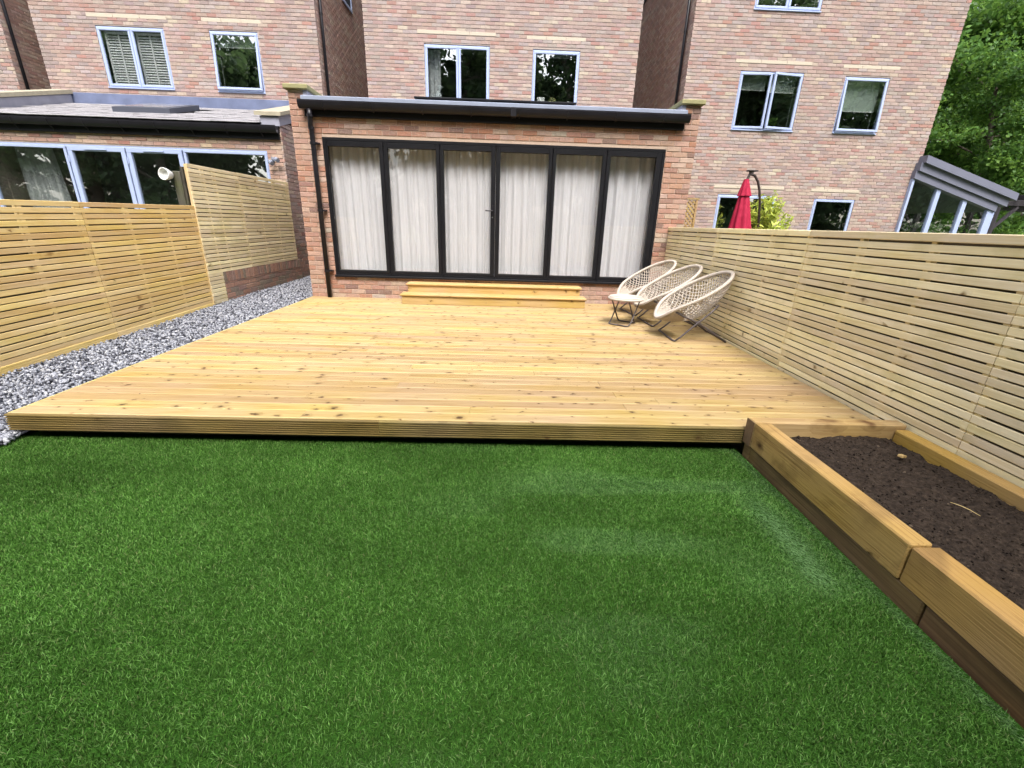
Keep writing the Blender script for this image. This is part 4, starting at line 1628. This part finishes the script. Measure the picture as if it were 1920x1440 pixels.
# step below the doors
st = thing('timber_step', 'two tread pine step box on the deck below the folding doors', 'step', (3.1, -.3, 0))
MB().box(1.63, 4.57, -.53, -.505, .002, .128, .003).build('riser', M['step'], st, (3.1, -.52, .06))
MB().box(1.605, 4.59, -.555, -.265, .130, .158, .007).build('tread', M['step'], st, (3.1, -.4, .14))
MB().box(1.68, 4.52, -.262, -.238, .130, .262, .003).build('riser', M['step'], st, (3.1, -.25, .2))
MB().box(1.655, 4.545, -.288, -.006, .264, .296, .007).build('tread', M['step'], st, (3.1, -.15, .28))
for x in (1.63, 4.545):
    MB().box(x, x + .025, -.504, -.006, .002, .128, .003).build('side_panel', M['step'], st)
for x in (1.68, 4.495):
    MB().box(x, x + .025, -.236, -.006, .159, .262, .003).build('side_panel', M['step'], st)

# ================================================================== raised planter
pl = thing('raised_planter', 'raised bed of stacked timber sleepers along the right fence', 'planter', (5.4, -6, LZ))


def sleeper(name, x0, x1, y0, y1, z0, z1, mat, bev=.007):
    c = ((x0 + x1) / 2, (y0 + y1) / 2, z0)
    return MB().box(x0, x1, y0, y1, z0, z1, bev).build(name, mat, pl, c)


sleeper('sleeper', 4.90, 5.925, -5.045, -4.956, -.10, .082, M['sleeper_x'])
sleeper('sleeper', 4.90, 5.00, -6.21, -5.048, -.098, .084, M['sleeper'])
sleeper('sleeper', 4.906, 5.022, -8.3, -6.214, -.100, .076, M['sleeper'])
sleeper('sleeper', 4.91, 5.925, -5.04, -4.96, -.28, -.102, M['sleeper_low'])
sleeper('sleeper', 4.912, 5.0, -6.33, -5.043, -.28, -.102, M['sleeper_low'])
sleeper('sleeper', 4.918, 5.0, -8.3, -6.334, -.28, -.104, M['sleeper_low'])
sleeper('sleeper', 5.845, 5.936, -6.9, -5.048, -.12, .052, M['sleeper'])
sleeper('sleeper', 5.845, 5.936, -8.3, -6.903, -.12, .052, M['sleeper'])

MB().box(4.893, 4.899, -5.043, -4.958, -.097, .080, .002).build('end_grain', plain('sleeper_end_grain', (.16, .095, .045), .9, nscale=30, namt=.4, bump=.004), pl)

# soil
nx, ny = 90, 300
gx_, gy_ = np.meshgrid(np.linspace(4.985, 5.86, nx), np.linspace(-8.2, -5.03, ny))


gz = .0 + .03 * vnoise(gx_, gy_, 3, 1) + .018 * vnoise(gx_, gy_, 12, 2) + .014 * vnoise(gx_, gy_, 34, 3) + .010 * vnoise(gx_, gy_, 80, 4) - .045
gz -= .010 * np.clip((gx_ - 5.70) / .14, 0, 1)
gz -= .02 * np.exp(-((gx_ - 5.0) / .05) ** 2)
V = np.stack([gx_, gy_, gz], -1).reshape(-1, 3)
ii = np.arange(nx * ny).reshape(ny, nx)
F = np.stack([ii[:-1, :-1], ii[:-1, 1:], ii[1:, 1:], ii[1:, :-1]], -1).ravel()
tag(mesh_obj('soil', fast_mesh('soil', V, F, 4, smooth=True), mat=M['soil']), 'dark bare soil filling the raised planter', 'soil', kind='stuff')
n = 5000
xs, ys = rng.uniform(5.01, 5.84, n), rng.uniform(-7.6, -5.06, n)
zi = .0 + .03 * vnoise(xs, ys, 3, 1) + .018 * vnoise(xs, ys, 12, 2) + .014 * vnoise(xs, ys, 34, 3) + .010 * vnoise(xs, ys, 80, 4) - .043 - .010 * np.clip((xs - 5.70) / .14, 0, 1)
size = .002 + .007 * rng.random(n) ** 3
sp_ = np.array([(.028, .0205, .015), (.05, .037, .027), (.012, .009, .007), (.13, .098, .07)])
v_, f_, c_ = stones(n, xs, ys, zi, size, sp_[rng.choice(4, n, p=[.42, .3, .25, .03])])
tag(mesh_obj('soil_crumbs', fast_mesh('soil_crumbs', v_, f_, 3, c_), mat=attr_mat('soil_crumb', .95, .1)), 'loose crumbs of dark soil on the planter', 'soil', kind='stuff')
t = tag(MB().box(-.03, .03, -.014, .014, -.008, .008, .002, M=Matrix.Translation((5.66, -5.33, .008)) @ Matrix.Rotation(.5, 4, 'Z') @ Matrix.Rotation(.25, 4, 'Y')).build('wood_offcut', M['sleeper_x'], None, (5.66, -5.33, .03)),
        'small pale wood offcut lying on the soil', 'offcut')
t = tag(MB().tube([(5.50, -5.80, .006), (5.515, -5.84, .012), (5.53, -5.87, .010), (5.54, -5.91, .006)], [.0012, .0018, .0016, .001], 6).build('twig', M['batten'], None, (5.55, -5.92, .03)),
        'thin pale twig lying across the soil', 'twig')


# ================================================================== wicker chairs and table
def chair(name, label):
    """woven oval lounge chair facing -x, origin on the floor under its middle"""
    t = thing(name, label, 'chair', (0, 0, 0), 'woven lounge chairs beside the fence')
    A, B, DEP = .465, .385, .29
    th = math.radians(31)
    ctr = Vector((-.025, 0, .55))
    ta = Vector((math.cos(th), 0, math.sin(th)))
    tb = Vector((0, 1, 0))
    nn = Vector((math.sin(th), 0, -math.cos(th)))

    def P(a, b, off=0.0):
        rr = min(1.0, (a / A) ** 2 + (b / B) ** 2)
        dep = DEP * (1 - rr) ** .72 * (1 + .25 * (-a / A)) + off
        droop = -.05 * max(0, (-a / A) - .55) ** 2 * 8
        return ctr + ta * a + tb * b + nn * dep + Vector((0, 0, droop))
    rim = []
    for k in range(56):
        q = 2 * math.pi * k / 56
        rim.append(P(A * math.cos(q), B * math.sin(q)))
    mb = MB()
    mb.tube(rim, .0205, 10, closed=True)
    r_o = mb.build('rim', M['wicker'], t, smooth=True)
    # wrapped cord round the rim
    mb = MB()
    for k in range(0, 56):
        p, q = rim[k], rim[(k + 1) % 56]
        for s in (.15, .5, .85):
            c = p.lerp(q, s)
            tg = (q - p).normalized()
            e1 = tg.orthogonal().normalized()
            e2 = tg.cross(e1)
            pts = [c + (e1 * math.cos(a) + e2 * math.sin(a)) * .0215 for a in [i * math.pi / 3 for i in range(6)]]
            mb.tube(pts, .003, 4, closed=True)
    mb.build('cord_wrap', M['wicker'], r_o, (0, 0, 0))
    # open diamond net
    mb = MB()
    sl = math.radians(36)
    for sg in (-1, 1):
        d = (math.cos(sl), sg * math.sin(sl))
        e = (-d[1], d[0])
        k = -20
        while k <= 20:
            o_ = k * .0305
            # intersect the line with the ellipse
            ox, oy = e[0] * o_, e[1] * o_
            qa = (d[0] / A) ** 2 + (d[1] / B) ** 2
            qb = 2 * (ox * d[0] / A ** 2 + oy * d[1] / B ** 2)
            qc = (ox / A) ** 2 + (oy / B) ** 2 - 1
            disc = qb * qb - 4 * qa * qc
            if disc > 0:
                s0, s1 = (-qb - disc ** .5) / (2 * qa), (-qb + disc ** .5) / (2 * qa)
                m = max(4, int((s1 - s0) / .05))
                pts = []
                for i in range(m + 1):
                    f = .5 - .5 * math.cos(math.pi * i / m)
                    s = s0 + (s1 - s0) * f
                    pts.append(P(ox + d[0] * s, oy + d[1] * s, .002 * sg))
                mb.tube(pts, .0052, 5)
            k += 1
    mb.build('woven_seat', M['wicker'], t, smooth=True)
    # dense front lip
    mb = MB()
    k = -21
    while k <= 21:
        b = k * .0135
        if abs(b) < B * .83:
            a0 = -A * math.sqrt(max(0, 1 - (b / B) ** 2))
            a1 = -A * .56
            if a1 > a0 + .02:
                mb.tube([P(a0 + (a1 - a0) * i / 6, b, -.006) for i in range(7)], .0075, 5)
        k += 1
    mb.build('front_lip', M['wicker'], t, smooth=True)
    # folding steel legs
    for s in (-1, 1):
        y = s * .30
        mb = MB()
        mb.tube([(-.26, y, .012), (-.20, y, .06), (-.03, y, .23), (.10, y * .96, .345), (.19, y * .90, .44)], .011, 8)
        mb.build('leg', M['chairleg'], t, smooth=True)
        mb = MB()
        mb.tube([(.34, y * .93, .012), (.27, y * .93, .06), (-.01, y * .93, .225), (-.20, y * .93, .30), (-.29, y * .9, .345)], .011, 8)
        mb.build('leg', M['chairleg'], t, smooth=True)
        MB().tube([(-.015, y * 1.05, .233), (-.015, y * .88, .233)], .016, 8).build('pivot', M['chairleg'], t)
    mb = MB()
    mb.tube([(-.26, -.30, .012), (-.28, -.27, .012), (-.28, .27, .012), (-.26, .30, .012)], .011, 8)
    mb.build('foot_bar', M['chairleg'], t, smooth=True)
    mb = MB()
    mb.tube([(.34, -.28, .012), (.36, -.25, .012), (.36, .25, .012), (.34, .28, .012)], .011, 8)
    mb.build('foot_bar', M['chairleg'], t, smooth=True)
    MB().tube([(.17, -.28, .42), (.17, .28, .42)], .009, 8).build('cross_bar', M['chairleg'], t)
    return t


def copy_tree(o, parent=None):
    c = o.copy()
    C.objects.link(c)
    c.parent = parent
    for ch in list(o.children):
        copy_tree(ch, c)
    return c


ch0 = chair('lounge_chair', 'nearest of the three woven oval lounge chairs, its legs fully in view')
ch1 = copy_tree(ch0)
ch1['label'] = 'middle of the three woven oval lounge chairs, behind the little round table'
ch2 = copy_tree(ch0)
ch2['label'] = 'farthest woven oval lounge chair, next to the brick wall and the folding doors'
for o, (x, y, a) in ((ch0, (5.555, -2.31, -2)), (ch1, (5.53, -1.50, 3)), (ch2, (5.47, -.73, 8))):
    o.location = (x, y, .002)
    o.rotation_euler = (0, 0, math.radians(a))

tb_ = thing('side_table', 'small round woven folding table beside the lounge chairs', 'table', (0, 0, 0))
mb = MB()
seg = 40
vs, fs = [], []
pr = [(.0, .372), (.20, .370), (.222, .368), (.236, .36), (.238, .35), (.228, .338), (.0, .338)]
for (r, z) in pr:
    for k in range(seg):
        a = 2 * math.pi * k / seg
        vs.append((r * math.cos(a), r * math.sin(a), z))
for i in range(len(pr) - 1):
    for k in range(seg):
        fs.append((i * seg + k, i * seg + (k + 1) % seg, (i + 1) * seg + (k + 1) % seg, (i + 1) * seg + k))
mb.add(vs, fs)
tt = mb.build('table_top', M['wicker'], tb_, smooth=True)
mb = MB()
for i in range(13):
    r = .02 + i * .0165
    mb.tube([(r * math.cos(2 * math.pi * k / 28), r * math.sin(2 * math.pi * k / 28), .3725) for k in range(28)], .0062, 5, closed=True)
mb.build('woven_rings', M['wicker'], tt, (0, 0, 0), smooth=True)
for s in (-1, 1):
    mb = MB()
    mb.tube([(-.17, s * .12, .345), (-.10, s * .12, .26), (.08, s * .12, .05), (.13, s * .115, .014), (.14, s * .09, .011), (.14, 0, .011)], .0095, 8)
    mb.build('leg', M['chairleg'], tb_, smooth=True)
    mb = MB()
    mb.tube([(.17, s * .145, .345), (.10, s * .145, .26), (-.08, s * .145, .05), (-.15, s * .14, .014), (-.165, s * .11, .011), (-.165, 0, .011)], .0095, 8)
    mb.build('leg', M['chairleg'], tb_, smooth=True)
tb_.location = (4.905, -1.66, .002)
tb_.rotation_euler = (0, 0, math.radians(52))

# ================================================================== parasol, shrub, trellis beyond the right fence
pa = thing('parasol', 'closed red cantilever parasol with curved dark arm beyond the right fence', 'parasol', (8.65, 3.0, -.36))
top, bot = Vector((8.60, 3.0, 2.32)), Vector((8.71, 3.0, .35))
mb = MB()
seg = 32


def canopy(z0, z1, r0, r1, folds, flare=0.0):
    def fn(u, v):
        z = z0 + (z1 - z0) * v
        f = (z - top.z) / (bot.z - top.z)
        c = top.lerp(bot, f)
        r = r0 + (r1 - r0) * v
        a = 2 * math.pi * u
        rr = r * (1 + folds * (.4 + v) * .5 * math.cos(8 * a + .6 * math.sin(2 * a)))
        return (c.x + rr * math.cos(a), c.y + rr * math.sin(a), z)
    return fn


mb.grid(canopy(2.32, .45, .055, .36, .30), 64, 14)
cn = mb.build('canopy', M['redcloth'], pa, smooth=True)
mb = MB()
mb.grid(canopy(2.345, 2.00, .05, .14, .16), 64, 5)
mb.build('vent_flap', M['redcloth'], cn, tuple(wp(pa)), smooth=True)
MB().tube([(8.60, 3.0, 2.3), (8.66, 3.0, 2.46)], .028, 10).build('mast_head', M['brownmetal'], pa)
MB().tube([(8.68, 3.0, 2.43), (8.68, 3.0, 2.50)], .05, 10).build('swivel', M['brownmetal'], pa)
mb = MB()
mb.box(8.58, 8.80, 2.93, 3.07, 2.50, 2.53, .01)
mb.box(8.65, 8.72, 2.97, 3.03, 2.455, 2.50, .005)
mb.build('cap', M['brownmetal'], pa)
mb = MB()
mb.tube([(8.68, 3.0, 2.45), (8.78, 3.01, 2.42), (8.88, 3.02, 2.30), (8.96, 3.03, 2.12), (9.04, 3.05, 1.85), (9.12, 3.08, 1.4), (9.16, 3.1, .9), (9.17, 3.1, -.3)], .027, 10)
mb.build('arm', M['brownmetal'], pa, smooth=True)
MB().box(8.9, 9.45, 2.85, 3.35, -.36, -.29, .01).build('base', M['brownmetal'], pa)

sh = thing('bamboo_shrub', 'yellow green bamboo like shrub beside the red parasol', 'shrub', (9.25, 3.2, -.36))
mb = MB()
tips = []
for i in range(30):
    a, r = random.uniform(0, 6.28), random.uniform(.0, .12)
    b = Vector((9.22 + r * math.cos(a), 3.2 + r * math.sin(a), -.3))
    e = Vector((9.22 + random.uniform(-.28, .62), 3.2 + random.uniform(-.35, .3), random.uniform(1.3, 2.0)))
    mid = b.lerp(e, .6) + Vector((0, 0, .15))
    mb.tube([b, mid, e], [.008, .006, .003], 5)
    for k in range(6):
        tips.append(mid.lerp(e, k / 5) + Vector((random.gauss(0, .05), random.gauss(0, .05), random.gauss(0, .04))))
mb.build('stems', M['bark'], sh)
p = np.array([tuple(t) for t in tips for _ in range(8)]) + rng.normal(0, .05, (len(tips) * 8, 3))
v_, f_, c_ = leaf_quads(p, .15, (0, 1), 3.6)
mesh_obj('leaves', fast_mesh('leaves', v_, f_, 4, c_), sh, (0, 0, 0), M['bamboo'])

tr = thing('trellis', 'narrow diamond lattice trellis between the extension and the right house', 'trellis', (6.7, 1.2, -.3))
MB().box(6.81, 6.85, 1.18, 1.22, -.3, 1.78, .004).build('frame_post', M['sleeper_x'], tr)
MB().box(6.38, 6.42, 1.18, 1.22, -.3, 1.78, .004).build('frame_post', M['sleeper_x'], tr)
MB().box(6.36, 6.87, 1.175, 1.225, 1.782, 1.81, .004).build('top_rail', M['sleeper_x'], tr)
k = -.2
while k < 2.1:
    for s in (1, -1):
        za, zb = (k - .30, k + .12) if s > 0 else (k + .12, k - .30)
        xa, xb = 6.42, 6.81
        if max(za, zb) > 1.77:
            f = (1.77 - za) / (zb - za)
            if s > 0:
                xb, zb = xa + (xb - xa) * f, 1.77
            else:
                xa, za = xa + (xb - xa) * f, 1.77
        if min(za, zb) > -.3 and xb - xa > .03:
            MB().bar((xa, 1.2 + .006 * s, za), (xb, 1.2 + .006 * s, zb), .028, .009, (0, 1, 0)).build('lath', M['sleeper_x'], tr)
    k += .085

# ================================================================== trees
def tree_mesh(seed, H, R_, nclump, leaves, leafsize, trunk_h=.35):
    """trunk with limbs, and a crown of leaf clumps at the limb ends"""
    r = random.Random(seed)
    mb = MB()
    pts = [Vector((0, 0, -.4))]
    for i in range(1, 7):
        pts.append(Vector((r.gauss(0, .10) * i * .5, r.gauss(0, .10) * i * .5, H * .85 * i / 6)))
    mb.tube(pts, [.19 * H / 10 * (1 - .88 * i / 6) + .02 for i in range(7)], 9)
    ends = []
    for i in range(26):
        f = r.uniform(trunk_h, .98)
        k = f * 6 * .98
        b = pts[int(k)].lerp(pts[min(6, int(k) + 1)], k - int(k))
        a = r.uniform(0, 6.28)
        env = math.sin(math.pi * min(1, max(.12, (f - trunk_h + .16) / (1.16 - trunk_h)))) ** .6
        L = R_ * env * r.uniform(.75, 1.1)
        e = b + Vector((math.cos(a) * L, math.sin(a) * L, L * r.uniform(.05, .55)))
        m = b.lerp(e, .5) + Vector((0, 0, L * .10))
        rad = .05 * H / 10 * (1.15 - f)
        mb.tube([b, m, e], [rad + .02, rad * .6 + .012, .012], 6)
        ends.append((e, .30)); ends.append((m, .2)); ends.append((b.lerp(e, .75), .3))
        for _ in range(3):
            e2 = m.lerp(e, r.uniform(.2, 1)) + Vector((r.gauss(0, .28), r.gauss(0, .28), r.gauss(.05, .25))) * R_ * .34
            mb.tube([m, e2], [rad * .4 + .008, .006], 5)
            ends.append((e2, .3))
    for i in range(26):
        k = r.uniform(.4, 5.6)
        b = pts[int(k)].lerp(pts[int(k) + 1], k - int(k))
        ends.append((b + Vector((r.gauss(0, .12), r.gauss(0, .12), 0)) * R_, .26))
    while len(ends) < nclump:
        e, _ = r.choice(ends[:90])
        ends.append((e + Vector((r.gauss(0, .2), r.gauss(0, .2), r.gauss(0, .16))) * R_, .24))
    per = leaves // len(ends)
    P_, sh_ = [], []
    for (e, s) in ends:
        rad = R_ * s * r.uniform(.6, 1.05)
        d = rng.normal(size=(per, 3))
        d /= np.linalg.norm(d, axis=1)[:, None]
        q = d * (rng.random(per) ** .5)[:, None] * np.array([rad, rad, rad * .55])
        P_.append(np.array(e) + q)
        tone = r.uniform(.1, .8)
        sh_.append(np.clip(tone + rng.normal(0, .16, per), 0, 1))
    P_, sh_ = np.concatenate(P_), np.concatenate(sh_)
    v, f, c = leaf_quads(P_, leafsize, (0, 1), 1.5, sh_)
    return mb.mesh('trunk', smooth=True), fast_mesh('crown', v, f, 4, c)


def tree(name, label, me, mats, loc, s, rz_, group):
    t = thing(name, label, 'tree', loc, group)
    for m, n_, mt in ((me[0], 'trunk', M['bark']), (me[1], 'crown', mats)):
        o = mesh_obj(n_, m, t, loc, mt)
    t.scale = (s, s, s)
    t.rotation_euler = (0, 0, rz_)
    return t


TA = tree_mesh(3, 10, 3.6, 260, 52000, .145, .03)
TB = tree_mesh(8, 11, 3.3, 240, 44000, .15, .03)
TD = tree_mesh(15, 12, 3.6, 170, 17000, .25, .0)
gr = 'trees behind the right house'
tree('leafy_tree', 'bright green leafy tree overhanging the right edge above the conservatory', TA, M['leaf'], (24.0, 12.8, -.36), 1.3, .4, gr)
tree('leafy_tree', 'smaller bright green tree just above the pergola', TB, M['leaf'], (21.0, 10.4, -.36), .8, 5.2, gr)
tree('leafy_tree', 'green leafy tree rising close behind the corner of the right house', TB, M['leaf'], (17.2, 14.5, -.36), 1.15, 2.0, gr)
TA2 = (TA[0].copy(), TA[1].copy())
TB2 = (TB[0].copy(), TB[1].copy())
for m_ in (TA2[1], TB2[1]):
    m_.materials.clear()
tree('dark_tree', 'dark leafy tree behind the conservatory roof', TB2, M['leaf_dark'], (23.5, 17.5, -.36), 1.25, 4.1, gr)
tree('dark_tree', 'dark dense tree far behind the pergola at the right edge', TA2, M['leaf_dark'], (29.5, 15.0, -.36), 1.35, 1.1, gr)
gb = 'trees behind the viewer'
for i in range(28):
    x, y, sc_ = -46 + (i % 14) * 6.8 + 3 * (i // 14) + random.uniform(-1.2, 1.2), -20 - 2.5 * (i % 2) - 9 * (i // 14) + random.uniform(-1, 1), random.uniform(1.55, 1.85) + .35 * (i // 14)
    tree('dark_tree', 'dark tree behind the viewer, seen only as a reflection in the windows', TD, M['leaf_dark'], (x, y, -.36), sc_, i * 1.3, gb)
